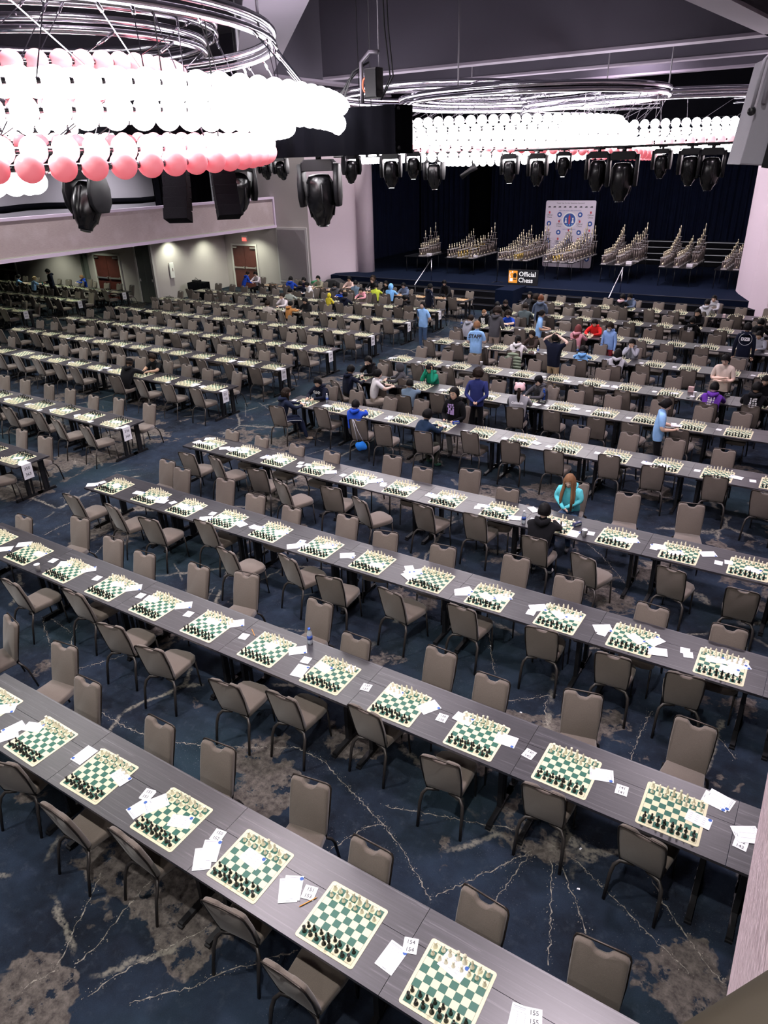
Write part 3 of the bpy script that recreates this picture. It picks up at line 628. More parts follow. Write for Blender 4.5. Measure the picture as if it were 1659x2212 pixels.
PEOPLE = [
(-3.13, 10.54, 'sit', 180.0, 'cyan', 'jeans', 'lbrown', 'long', 'arms=hug,lean=.12,look=.30,scale=1.0', 'girl in a cyan hoodie with long light brown hair, arms crossed'),
(-3.08, 8.91, 'sit', 5.0, 'black', 'jeansd', 'black', 'short', 'arms=table,lean=.25,look=.3,scale=.98', 'boy in black hoodie seen from behind opposite the girl in cyan'),
(-10.5, 11.99, 'sit', -35.0, 'navy', 'navy', 'dbrown', 'bob', 'arms=table,lean=.14,look=.25,legs=in,shoes=tan,sidestripe', 'person in navy hoodie and white-striped track pants at the aisle end'),
(-10.27, 13.38, 'sit', 178.0, 'navyd', 'black', 'black', 'short', 'arms=table,lean=.16,look=.4,txt=GAP', 'boy in navy sweater with white arched letters, writing'),
(-8.56, 12.16, 'sit', 8.0, 'royal', 'greyd', 'black', 'short', 'arms=table,lean=.10,look=.2,shoes=green,scale=.9', 'boy in royal blue hoodie seen from behind with a blue bag'),
(-10.27, 14.32, 'sit', -25.0, 'navyd', 'black', 'black', 'short', 'arms=table,lean=.12,look=.3', 'boy in dark navy hoodie seated at the aisle end'),
(-10.28, 15.7, 'sit', 170.0, 'black', 'black', 'black', 'short', 'arms=face,lean=.2,look=.4', 'boy in black jacket resting face on hand at the aisle end'),
(-9.46, 14.29, 'sit', -45.0, 'whitet', 'cream', 'black', 'short', 'arms=table,lean=.12,look=.2,short', 'man in white polo shirt reaching across a chessboard'),
(-9.08, 15.34, 'sit', 120.0, 'greyd', 'black', 'grey', 'hood', 'arms=table,lean=.15,look=.3', 'child in grey hood up beside the man in white polo'),
(-8.46, 15.66, 'sit', 175.0, 'green', 'black', 'black', 'short', 'arms=head,lean=.16,look=.4', 'boy in green sweatshirt holding both hands to his head'),
(-8.32, 14.09, 'sit', 10.0, 'denim', 'denimd', 'black', 'short', 'arms=table,lean=.12,look=.3,scale=.9', 'child in a denim jacket seen from behind, dark hair'),
(-6.72, 13.42, 'sit', 175, 'black', 'greyp', 'black', 'short', 'arms=lap,lean=.04,look=-.05,glasses,print=purple,scale=1.12', 'laughing boy in black hoodie with a purple and white globe print'),
(-6.6, 14.24, 'stand', 15.0, 'navyp', 'black', 'dbrown', 'curly', 'arms=behind,lean=.03,look=.2', 'curly haired boy standing in navy sweatshirt and black trousers'),
(-5.69, 14.45, 'sit', 12.0, 'varsity', 'navyd', 'dbrown', 'pinkhat', 'arms=table,lean=.10,look=.2,txt=California,scale=1.05', 'person in pink knitted hood and grey varsity jacket seen from behind'),
(-5.58, 15.74, 'sit', 150.0, 'greyd', 'black', 'black', 'cap', 'arms=table,lean=.12,look=.3,glasses,print=black', 'boy in a black cap and grey jacket over black shirt'),
(-6.88, 12.02, 'sit', -25.0, 'navys', 'olive', 'black', 'short', 'arms=table,lean=.22,look=.3,shoes=greens,scale=1.0', 'boy in navy sweater and olive trousers leaning over the board'),
(-11.9, 21.23, 'stand', 170.0, 'staff', 'jeans', 'black', 'tied', 'arms=behind,lean=.0,look=.0,short,scale=1.0', 'woman in light blue tee and jeans standing in the centre aisle'),
(-8.65, 18.49, 'stand', 12.0, 'staff', 'khaki', 'lbrown', 'short', 'arms=front,lean=.04,look=.2,short,txt=STAFF,scale=1.07', 'man in light blue tee lettered STAFF on the back, khaki trousers'),
(-10.4, 21.36, 'sit', -20.0, 'grey', 'black', 'dbrown', 'short', 'arms=table,lean=.2,look=.4', 'person in grey top bending over the board near the aisle'),
(-10.3, 22.8, 'sit', 175.0, 'black', 'black', 'lbrown', 'buzz', 'arms=lap,lean=.12,look=.4,glasses,print=white', 'boy with glasses and black shirt with a white wolf print'),
(-9.04, 20.62, 'stand', -8.0, 'greyd', 'khakid', 'dbrown', 'curly', 'arms=front,lean=.10,look=.4,scale=1.07', 'tall boy in charcoal hoodie and tan trousers standing, seen from behind'),
(-9.48, 23.0, 'sit', 178.0, 'royal', 'black', 'dbrown', 'curly', 'arms=cross,lean=.2,look=.5,short', 'boy in bright blue tee with arms folded on the table'),
(-10.42, 23.91, 'sit', 20.0, 'black', 'black', 'black', 'short', 'arms=table,lean=.3,look=.5', 'person in black bending low behind the charcoal hoodie boy'),
(-10.6, 25.01, 'sit', -150.0, 'black', 'black', 'dbrown', 'short', 'arms=table,lean=.3,look=.5', 'man in dark jacket leaning on the table beside the aisle'),
(-9.32, 23.77, 'sit', 5.0, 'teal', 'black', 'dbrown', 'short', 'arms=table,lean=.06,look=.2,scale=1.05', 'man in grey-green sweater seen from behind'),
(-10.18, 26.65, 'sit', 165.0, 'greyd', 'black', 'black', 'bob', 'arms=table,lean=.1,look=.2', 'person in grey hoodie with black hair close to the stage steps'),
(-9.86, 25.85, 'sit', -30.0, 'black', 'black', 'dbrown', 'curly', 'arms=table,lean=.15,look=.3', 'dark clothed person left of the blue-grey hoodie'),
(-8.64, 23.41, 'stand', 8.0, 'slate', 'maroon', 'auburn', 'short', 'arms=front,lean=.06,look=.3,hoodd,scale=1.05', 'auburn haired person in blue-grey hoodie standing with their back turned'),
(-7.9, 21.42, 'stand', -70.0, 'staff', 'khaki', 'black', 'pony', 'arms=front,lean=.04,look=.2,short', 'woman in light blue tee with a long black ponytail standing'),
(-7.71, 19.23, 'sit', 8.0, 'white', 'black', 'black', 'pony', 'arms=table,lean=.08,look=.3', 'girl in white hoodie with black ponytail, seen from behind'),
(-7.55, 20.38, 'sit', 155.0, 'brown', 'black', 'dbrown', 'short', 'arms=table,lean=.16,look=.35', 'boy in brown hoodie facing the white hoodie girl'),
(-6.2, 18.11, 'stand', -12.0, 'navyd', 'khaki', 'black', 'short', 'arms=up,lean=.0,look=-.05,short,scale=1.05', 'boy in navy tee and khaki trousers standing with hands on his head'),
(-6.68, 21.35, 'sit', -10.0, 'pink', 'jeansd', 'redbrown', 'long', 'arms=table,lean=.08,look=.25', 'girl in pink top with reddish long hair seen from behind'),
(-6.49, 22.87, 'sit', 178.0, 'red', 'black', 'black', 'short', 'arms=table,lean=.24,look=.5', 'boy in red hoodie bent over the board'),
(-5.56, 21.01, 'stand', 170.0, 'blueh', 'plaid', 'dbrown', 'curly', 'arms=side,lean=.05,look=.35,mask,scale=.93', 'child in light blue hoodie, face mask and red plaid trousers standing'),
(-5.75, 19.05, 'sit', 10.0, 'bluel', 'black', 'black', 'short', 'arms=table,lean=.1,look=.3,scale=.92', 'boy in sky blue hoodie seen from behind'),
(-4.73, 20.4, 'sit', 178.0, 'grey', 'black', 'black', 'short', 'arms=face2,lean=.12,look=.25', 'boy in pale grey hoodie with hands clasped before his mouth'),
(-4.75, 18.84, 'sit', 5.0, 'lgrey', 'black', 'black', 'long', 'arms=table,lean=.08,look=.3', 'girl with long straight black hair seen from behind'),
(-6.99, 27.19, 'sit', -15.0, 'blackp', 'black', 'black', 'short', 'arms=table,lean=.12,look=.3,hoodp', 'boy in black hoodie with pink hood lining, seen from behind'),
(-6.68, 27.84, 'sit', 165.0, 'slate', 'black', 'black', 'short', 'arms=face,lean=.2,look=.5', 'boy in grey-blue top resting on his hand near the stage'),
(-3.94, 28.29, 'sit', 165.0, 'lgrey', 'black', 'black', 'short', 'arms=table,lean=.05,look=.15', 'boy in pale grey hoodie facing the hall below the stage'),
(-4.07, 27.16, 'sit', -10.0, 'lgrey', 'greyp', 'black', 'short', 'arms=table,lean=.15,look=.3', 'player in pale grey hoodie seen from behind near the stage'),
(-3.96, 25.64, 'sit', 170.0, 'black', 'black', 'black', 'short', 'arms=face,lean=.14,look=.3', 'boy in black with a hand at his mouth'),
(-3.88, 23.85, 'sit', 0.0, 'black', 'jeansd', 'black', 'short', 'arms=table,lean=.12,look=.2,print=white', 'player in black hoodie with white print seen from behind'),
(-2.03, 21.17, 'stand', 5.0, 'navyd', 'greyp', 'black', 'short', 'arms=side,lean=.02,look=.1,txt=DZB,scale=1.08', 'tall boy in navy hoodie lettered DZB in a ring, grey trousers'),
(-2.06, 24.4, 'sit', -20.0, 'black', 'black', 'black', 'short', 'arms=table,lean=.1,look=.3', 'player in black at the far right near the lettered hoodie'),
(-1.82, 22.83, 'sit', 170.0, 'grey', 'black', 'black', 'short', 'arms=table,lean=.1,look=.3', 'player in grey hoodie half hidden by the lettered hoodie boy'),
(-2.01, 17.74, 'stand', 175.0, 'beige', 'black', 'black', 'short', 'arms=crossw,lean=.02,look=.4,short,scale=1.05', 'man in beige tee standing with crossed arms'),
(-2.04, 16.63, 'sit', 0.0, 'purple', 'black', 'black', 'short', 'arms=table,lean=.14,look=.3,print=white', 'boy in purple hoodie with white print seen from behind'),
(-1.22, 16.82, 'sit', 0.0, 'black', 'black', 'black', 'short', 'arms=table,lean=.1,look=.3,print=white,scale=1.05', 'player in black jacket with white chess print on the back'),
(-1.1, 18.08, 'sit', 170.0, 'black', 'black', 'black', 'short', 'arms=table,lean=.15,look=.3', 'player in black at the far right edge'),
(-2.55, 13.92, 'stand', -75.0, 'staff', 'black', 'black', 'tied', 'arms=front,lean=.03,look=.35,short,scale=1.0', 'woman in light blue tee standing between rows holding papers'),
(-16.08, 12.12, 'sit', 10.0, 'black', 'black', 'dbrown', 'cap', 'arms=reach,lean=.3,look=.4', 'player in black puffer jacket reaching over the left-block board'),
(-15.94, 13.29, 'sit', 178.0, 'blackt', 'black', 'dbrown', 'short', 'arms=table,lean=.15,look=.5,short', 'boy in black tee opposite the black puffer jacket'),
(-18.47, 20.89, 'sit', 15.0, 'beigeg', 'beige', 'dbrown', 'short', 'arms=table,lean=.05,look=.1', 'boy in beige-grey shirt at the left-block row'),
(-19.04, 22.63, 'sit', 175.0, 'whitep', 'black', 'dbrown', 'short', 'arms=face,lean=.1,look=.2', 'child in white and pink top leaning on hand'),
(-17.85, 21.32, 'sit', -20.0, 'orange', 'black', 'black', 'short', 'arms=table,lean=.12,look=.4,scale=.92', 'child in an orange-brown hoodie seen from behind'),
(-17.53, 22.22, 'sit', 178.0, 'black', 'black', 'black', 'short', 'arms=table,lean=.14,look=.4', 'child in black top facing the camera in left-block row'),
(-19.55, 23.51, 'sit', 0.0, 'greyg', 'black', 'black', 'short', 'arms=table,lean=.08,look=.2', 'child in sage grey top seen from behind'),
(-19.95, 25.56, 'sit', 165.0, 'white', 'black', 'black', 'short', 'arms=table,lean=.16,look=.5', 'child in white jacket bent over a board'),
(-17.66, 23.71, 'stand', 0.0, 'yellow', 'yellow', 'yellow', 'hood', 'arms=table,lean=.05,look=.2,scale=.72', 'small child in a yellow hooded coat standing'),
(-17.82, 25.06, 'sit', 170.0, 'royal', 'black', 'dbrown', 'short', 'arms=table,lean=.16,look=.4,scale=.85', 'small child in blue with an orange collar'),
(-16.81, 23.55, 'sit', 0.0, 'navyd', 'black', 'black', 'short', 'arms=table,lean=.1,look=.2', 'child in dark navy seen from behind'),
(-16.98, 25.25, 'sit', 178.0, 'pink', 'black', 'black', 'short', 'arms=table,lean=.12,look=.3,scale=.95', 'girl in pink top facing the camera'),
(-16.84, 25.9, 'sit', 10.0, 'lime', 'black', 'black', 'short', 'arms=table,lean=.1,look=.3', 'boy in lime yellow hoodie'),
(-18.15, 26.29, 'sit', 0.0, 'denim', 'black', 'black', 'short', 'arms=table,lean=.08,look=.2', 'child in pale denim shirt seen from behind'),
(-19.15, 27.52, 'sit', 175.0, 'peach', 'black', 'black', 'short', 'arms=table,lean=.1,look=.3', 'boy in peach shirt facing the camera near the stage'),
(-18.19, 28.01, 'sit', 178.0, 'navyd', 'black', 'dbrown', 'curly', 'arms=table,lean=.1,look=.3', 'curly haired boy in dark jacket near the stage'),
(-18.68, 25.5, 'sit', 10.0, 'greyd', 'black', 'black', 'short', 'arms=table,lean=.1,look=.3', 'player in dark grey between the yellow coat and the column'),
(-20.65, 27.17, 'sit', 178.0, 'oliveg', 'black', 'black', 'short', 'arms=table,lean=.1,look=.3', 'boy in olive shirt facing the hall, left of the column'),
(-20.3, 25.2, 'sit', 15.0, 'navyd', 'black', 'black', 'short', 'arms=table,lean=.1,look=.3', 'player in dark navy beside the blue hoodie boy'),
(-20.96, 26.59, 'sit', 175.0, 'navyr', 'black', 'black', 'short', 'arms=table,lean=.15,look=.4', 'player in navy and red opposite the blue hoodie boy'),
(-21.68, 26.21, 'sit', 10.0, 'royal', 'black', 'black', 'short', 'arms=table,lean=.1,look=.3', 'boy in royal blue hoodie at the wooden boards'),
(-24.48, 26.13, 'stand', -25.0, 'royal', 'black', 'dbrown', 'short', 'arms=table,lean=.3,look=.5,scale=.85', 'child in royal blue bending over a wooden board by the exit'),
(-24.44, 27.21, 'sit', 175.0, 'whitep', 'black', 'black', 'short', 'arms=table,lean=.1,look=.4', 'child in black and white top by the exit doors'),
(-16.24, 26.08, 'sit', 5.0, 'bluel', 'black', 'black', 'hoodup', 'arms=table,lean=.12,look=.3', 'player in light blue hood near the stage steps'),
(-15.9, 26.84, 'sit', 178.0, 'slate', 'black', 'black', 'short', 'arms=table,lean=.1,look=.4', 'player in slate hoodie facing the light blue hood'),
(-16.85, 26.99, 'sit', 170.0, 'black', 'black', 'black', 'short', 'arms=table,lean=.1,look=.3', 'player in black near the stage steps'),
(-17.95, 27.6, 'sit', 178.0, 'black', 'black', 'brown', 'short', 'arms=table,lean=.12,look=.3', 'brown haired player in black near the stage steps'),
(-13.59, 24.65, 'stand', -30.0, 'navyd', 'black', 'black', 'short', 'arms=side,lean=.05,look=.2,sidestripe', 'boy in navy track jacket with white stripes near the steps'),
(-13.87, 26.95, 'stand', 175.0, 'blackw', 'black', 'black', 'short', 'arms=table,lean=.35,look=.6,scale=.95', 'boy in black and white jacket bending over the last board'),
(-14.09, 24.1, 'sit', 100.0, 'black', 'black', 'black', 'short', 'arms=table,lean=.15,look=.4', 'child in black in front of the track jacket boy'),
(-35.55, 21.6, 'sit', -20.0, 'staff', 'greyp', 'black', 'short', 'arms=table,lean=.12,look=.3,short', 'man in light blue tee at the rearmost far-left row'),
(-34.35, 21.67, 'sit', -10.0, 'staff', 'black', 'blond', 'short', 'arms=table,lean=.12,look=.4,short,scale=.95', 'blond player in light blue tee at the rearmost far-left row'),
(-32.58, 21.57, 'stand', 165.0, 'navyd', 'black', 'black', 'short', 'arms=front,lean=.02,look=.4,scale=1.05', 'man in navy jacket standing by the cream wall under the balcony'),
(-32.59, 23.4, 'sit', 178.0, 'royal', 'black', 'lbrown', 'short', 'arms=table,lean=.1,look=.3,scale=.9', 'child in blue with light hair by the mahogany doors'),
(-7.88, 3.3, 'sit', 168, 'navy', 'black', 'black', 'short', 'arms=lap,lean=.05,look=.2', 'person in navy jacket at the left edge of the photo')]
PLAYERS = [(p[0] - math.sin(math.radians(p[3])) * .75, p[1] + math.cos(math.radians(p[3])) * .75) for p in PEOPLE if p[2] == "sit"]

loops_acc, ls_acc, mi_acc = [], [], []
for j, (dp, x, y, a, txt, k, side, i) in enumerate(POS):
    rnd = random.Random(j * 7 + 1); mid = at_board(x, y) ; L = layout(rnd, mid)
    if side == 1 and i == 4 and k in (9,): continue
    for kind, wh, f, r, dx, dy, tw in L:
        u = (f - 3.5) * S_ + dx; v = (r - 3.5) * S_ + dy
        if side == 1: u, v = -u, -v
        px = x + u * math.cos(a) - v * math.sin(a); py = y + u * math.sin(a) + v * math.cos(a)
        rz = tw + (PI / 2 if wh == (side == 0) else -PI / 2) if kind == 'knight' else tw
        if j < 9:
            lb = '%s %s at %s file from left, board %s from aisle, %s' % ('white' if wh else 'black', kind, FILES[f], NTH[k], txt)
            thing(('white_' if wh else 'black_') + kind, lb, 'chess piece', (px, py, .7537), rz, 'chess pieces on the nearest boards', PM[(kind, wh)])
        else:
            V, F = LODS[(kind, 1 if dp < 15 else 2)]
            c, s = math.cos(rz), math.sin(rz)
            W = np.empty_like(V); W[:, 0] = V[:, 0] * c - V[:, 1] * s + px; W[:, 1] = V[:, 0] * s + V[:, 1] * c + py; W[:, 2] = V[:, 2] + .7537
            acc_v.append(W)
            for fc in F: ls_acc.append(len(fc)); loops_acc += [t + voff for t in fc]; mi_acc.append(1 - wh)
            voff += len(V)
def big_mesh(name, vs, loops, lens, mi, mats, smooth=True):
    me = bpy.data.meshes.new(name); V = np.concatenate(vs).astype(np.float32); me.vertices.add(len(V)); me.vertices.foreach_set('co', V.ravel())
    lens = np.array(lens, dtype=np.int32); st = np.concatenate([[0], np.cumsum(lens)[:-1]]).astype(np.int32)
    me.loops.add(len(loops)); me.loops.foreach_set('vertex_index', np.array(loops, dtype=np.int32)); me.polygons.add(len(lens)); me.polygons.foreach_set('loop_start', st); me.polygons.foreach_set('loop_total', lens)
    for m in mats: me.materials.append(m)
    me.polygons.foreach_set('material_index', np.array(mi, dtype=np.int32)); me.polygons.foreach_set('use_smooth', np.full(len(lens), smooth)); me.update(calc_edges=True); me.validate(); return me
o = link('chess_pieces', big_mesh('chess_pieces', acc_v, loops_acc, ls_acc, mi_acc, [IV, BK])); o['kind'] = 'stuff'; o['label'] = 'black and ivory plastic chess pieces set up on all the farther boards'; o['category'] = 'chess pieces'
# chairs ---------------------------------------------------------------------
def back_outline(H=.93):
    P = [(-.170, .43), (-.185, .47), (-.192, .70), (-.190, H - .03), (-.180, H - .008), (-.155, H + .002), (-.085, H + .006)]
    P += [(-.070, H - .002), (-.055, H - .022), (-.03, H - .034), (.03, H - .034), (.055, H - .022), (.070, H - .002)]
    P += [(.085, H + .006), (.155, H + .002), (.180, H - .008), (.190, H - .03), (.192, .70), (.185, .47), (.170, .43)]
    return P
def lean(p):
    z = p[2]; k = max(0, z - .42); return (p[0], p[1] - .19 - k * .20 - .10 * k * k + .22 * p[0] * p[0] * -1 + .0, z)
def chair_parts(lo=False):
    R = {}
    q = MB(); q.smooth = True; P = back_outline()
    q.prism([(x, z) for x, z in P], -.026, .026, .016); q.v = [lean(v) for v in q.v]; R['backrest'] = (q, TAUPE)
    q = MB(); q.smooth = True
    so = [(-.180, -.20), (-.210, .05), (-.212, .16), (-.18, .215), (-.1, .24), (.1, .24), (.18, .215), (.212, .16), (.210, .05), (.180, -.20)]
    q.prism([(x, y) for x, y in so], .40, .485, .022); q.v = [(x, z, y + (.014 * max(0, 1 - (x / .22) ** 2) if y > .46 else 0)) for x, y, z in q.v]; q.f = [tuple(reversed(f)) for f in q.f]; R['seat'] = (q, TAUPE)
    q = MB(); H = .93
    pts = [(-.172, -.02, .42), (-.194, -.02, .70), (-.193, -.02, H - .03), (-.182, -.02, H - .002), (-.15, -.02, H + .010), (0, -.02, H + .014), (.15, -.02, H + .010), (.182, -.02, H - .002), (.193, -.02, H - .03), (.194, -.02, .70), (.172, -.02, .42)]
    q.tube([lean(p) for p in pts], .0085, 4 if lo else 5); R['back_frame'] = (q, M_('bronze_tube', (.05, .04, .035), .35, .7))
    for s in (-1, 1):
        q = MB(); q.tube([(s * .218, -.35, 0), (s * .212, -.295, .28), (s * .202, -.26, .36), (s * .165, -.225, .405), (s * .05, -.20, .415)], [.011, .0125, .0135, .0135, .012], 4 if lo else 6, flat=1.4); R['leg%d' % s] = (q, LEGM)
        q = MB(); q.tube([(s * .192, .22, 0), (s * .188, .19, .40)], [.0105, .013], 4 if lo else 6); R['legf%d' % s] = (q, LEGM)
    return R
LEGM = M_('dark_chair_tube', (.05, .044, .042), .4, .5)
CP = {k: (v[0].mesh(k.rstrip('-1f') if k.startswith('leg') else k, v[1])) for k, v in chair_parts().items()}
CP = dict(CP); lo = chair_parts(True); q = MB(); 
for k, (b_, m) in lo.items():
    q.cur = 0 if m is TAUPE else 1; n0 = len(q.f); q.add(b_.v, b_.f); q.sm[n0:] = b_.sm
CLO = q.mesh('banquet_chair', [TAUPE, LEGM])
CLOV = (np.array(q.v), q.f, q.mi)
CH = []     # x, y, rz, label
CHAIRS = {
'An': [(-5.74,2.19,25),(-4.8,2.11,0),(-4.06,2.24,-4),(-2.93,2.21,9),(-2.24,2.07,0)],
'Af': [(-6.77,3.59,10),(-6.0,3.32,4),(-4.84,3.28,1),(-4.11,3.34,8),(-3.09,3.44,12),(-2.27,3.16,0),(-1.31,3.21,-6),(-0.46,3.3,5)],
'Bn': [(-8.66,4.16,-1),(-7.69,4.42,3),(-6.65,4.17,16),(-5.88,4.1,15),(-4.71,4.09,10),(-4.05,4.24,3),(-3.19,4.49,-2),(-2.23,4.29,10),(-1.3,4.45,4),(-0.45,4.41,-7)],
'Bf': [(-10.32,5.41,3),(-9.47,5.82,8),(-8.44,5.63,6),(-7.67,5.55,6),(-6.73,5.68,-1),(-6.0,5.84,11),(-4.74,5.79,-1),(-3.94,5.41,0),(-2.97,5.67,-3),(-2.29,5.53,1),(-1.39,5.77,16),(-0.34,5.89,-2)],
'Cn': [(-10.37,6.35,0),(-9.4,6.41,-11),(-8.49,6.38,9),(-7.66,6.74,1),(-6.72,6.24,-9),(-5.81,6.51,-15),(-5.0,6.37,12),(-4.11,6.48,-10),(-3.16,6.6,-1),(-2.16,6.66,9),(-1.31,6.58,6),(-0.57,6.63,8)],
'Cf': [(-10.09,8.2,1),(-9.55,8.06,4),(-8.5,8.08,8),(-7.59,7.83,6),(-6.76,7.75,-5),(-5.8,7.93,2),(-5.0,7.76,16),(-4.06,7.79,8),(-3.05,8.02,3),(-2.25,7.85,6),(-1.17,7.71,-3),(-0.31,7.7,3)],
'Dn': [(-10.06,8.69,6),(-9.41,8.78,-18),(-8.34,8.74,14),(-7.57,8.49,-20),(-6.68,8.73,14),(-5.98,8.57,-26),(-4.98,8.87,-7),(-4.12,8.97,1),(-3.05,8.71,1),(-2.27,8.53,-18),(-1.17,8.77,-9),(-0.3,8.67,2)],
'Df': [(-10.16,10.03,-7),(-9.36,10.03,-12),(-8.44,10.01,-10),(-7.61,10.02,-6),(-6.49,10.39,6),(-5.72,10.16,4),(-4.94,10.48,14),(-4.05,10.05,8),(-2.28,10.79,12),(-1.33,10.86,14)],
'En': [(-10.41,11.78,10),(-9.42,12.14,-1),(-8.24,11.87,21),(-7.59,11.81,15),(-6.65,11.85,12),(-5.8,12.26,0),(-4.89,12.17,11),(-3.98,12.07,0),(-3.03,12.34,7),(-2.22,12.2,14),(-1.2,12.22,6)],
}
SITCHAIRS = [(p[0], p[1], math.radians(p[3]) * (1 if abs(p[3]) < 60 or abs(p[3]) > 120 else .2), "taupe chair occupied by the " + " ".join(p[9].split()[:9])) for p in PEOPLE if p[2] == "sit"]

def add_chair(x, y, rz, label): CH.append((x, y, rz, label))
used = []
for key, L in CHAIRS.items():
    i = 'ABCDE'.index(key[0]); far = key[1] == 'f'
    for (x, y, a) in L:
        n = round((x - XR) / PITCH - .5); a = math.radians(a * .8)
        ox, oy = (.30 * math.sin(a), -.30 * math.cos(a)) if far else (-.30 * math.sin(a), .30 * math.cos(a))
        cx, cy = x + ox, y + oy
        lb = 'taupe chair on %s side of %s, %s seat from the aisle' % ('stage' if far else 'camera', RW[i], NTH[max(0, n)])
        used.append((RW[i], n, far)); add_chair(cx, cy, a + (PI if far else 0), lb)
rc = random.Random(11)
def free(x, y, r=.42): return all(math.hypot(x - c[0], y - c[1]) > r for c in CH)
for sx, sy, srz, lb in SITCHAIRS: 
    if free(sx, sy, .3): add_chair(sx, sy, srz, lb)
for bx_, by_, txt, k, side, i in BRD:
    y0 = by_ - (.305 if side == 0 else .335)
    for far in (False, True):
        if side == 0 and i <= 3 or (txt, k, far) in used or (side == 0 and i == 4 and not far and k < 11): continue
        a = rc.gauss(0, .09); x = bx_ + rc.uniform(-.10, .10); y = (y0 + TW + rc.uniform(.02, .22)) if far else (y0 - rc.uniform(.02, .26))
        if not seen(x, y, .7, 10) or not free(x, y): continue
        if rc.random() < (.06 if side == 0 else .03): continue
        add_chair(x, y, a + (PI if far else 0), 'taupe chair on %s side of %s, %s seat from the aisle' % ('stage' if far else 'camera', txt, NTH[k]))
CH.sort(key=lambda c: depth(c[0], c[1], .6))
acc_v, loops_acc, ls_acc, mi_acc, voff = [], [], [], [], 0
seen_lb = set()
for j, (x, y, rz, lb) in enumerate(CH):
    if lb in seen_lb: lb = lb.replace('taupe chair', 'extra taupe chair')
    seen_lb.add(lb)
    if j < 150:
        t = thing('banquet_chair', lb, 'chair', (x, y, 0), rz, 'taupe banquet chairs')
        for k, me in CP.items(): link('leg' if k.startswith('leg') else k, me, t)
    elif j < 300: thing('banquet_chair', lb, 'chair', (x, y, 0), rz, 'taupe banquet chairs', CLO)
    else:
        V, F, MI = CLOV; c, s = math.cos(rz), math.sin(rz); W = np.empty_like(V); W[:, 0] = V[:, 0] * c - V[:, 1] * s + x; W[:, 1] = V[:, 0] * s + V[:, 1] * c + y; W[:, 2] = V[:, 2]
        acc_v.append(W); 
        for fc, m in zip(F, MI): ls_acc.append(len(fc)); loops_acc += [t + voff for t in fc]; mi_acc.append(m)
        voff += len(V)
print('chairs', len(CH), 'boards', len(POS))
if acc_v:
    o = link('distant_banquet_chairs', big_mesh('chairs', acc_v, loops_acc, ls_acc, mi_acc, [TAUPE, LEGM])); o['kind'] = 'stuff'; o['label'] = 'rows of taupe banquet chairs at the distant tables towards the stage'; o['category'] = 'chairs'
# papers ----------------------------------------------------------------------
LINE = M_('print_grey', (.22, .23, .28), .6); SEAL = M_('seal_blue', (.03, .10, .38), .6)
def sheet_mb(wd, hh, kind):
    q = MB(); q.box((0, 0, .0006), (wd, hh, .0012)); q.cur = 1
    def bar(x0, x1, y0, y1): q.add([(x0, y0, .0014), (x1, y0, .0014), (x1, y1, .0014), (x0, y1, .0014)], [(0, 1, 2, 3)])
    if kind == 'sheet':
        for s in (-.17, .17): bar(s * wd - .0008, s * wd + .0008, -hh * .34, hh * .22)
        bar(-wd * .42, wd * .30, hh * .41, hh * .425); bar(-wd * .42, wd * .1, hh * .36, hh * .37); bar(-wd * .1, wd * .12, -hh * .45, -hh * .43)
        for k in range(5): bar(-wd * .42 + k * wd * .17, -wd * .34 + k * wd * .17, hh * .26, hh * .27)
    elif kind == 'slip':
        for k in range(4):
            for c in range(3): bar(-wd * .4 + c * wd * .27, -wd * .28 + c * wd * .27, hh * (.3 - k * .18), hh * (.32 - k * .18))
    q.cur = 2
    if kind in ('sheet', 'slip'):
        r = .016; cx, cy = wd * .40, hh * .38
        q.add([(cx + r * math.cos(a * PI / 6), cy + r * math.sin(a * PI / 6), .0015) for a in range(12)], [tuple(range(12))])
    return q.mesh('sheet', [WHITE, LINE, SEAL])
SM = {'sheet': sheet_mb(.148, .21, 'sheet'), 'slip': sheet_mb(.20, .125, 'slip'), 'card': sheet_mb(.105, .115, 'card')}
WORD = {'sheet': 'white score sheet', 'slip': 'white pairing slip', 'card': 'small white number card'}
PAPERS = {}
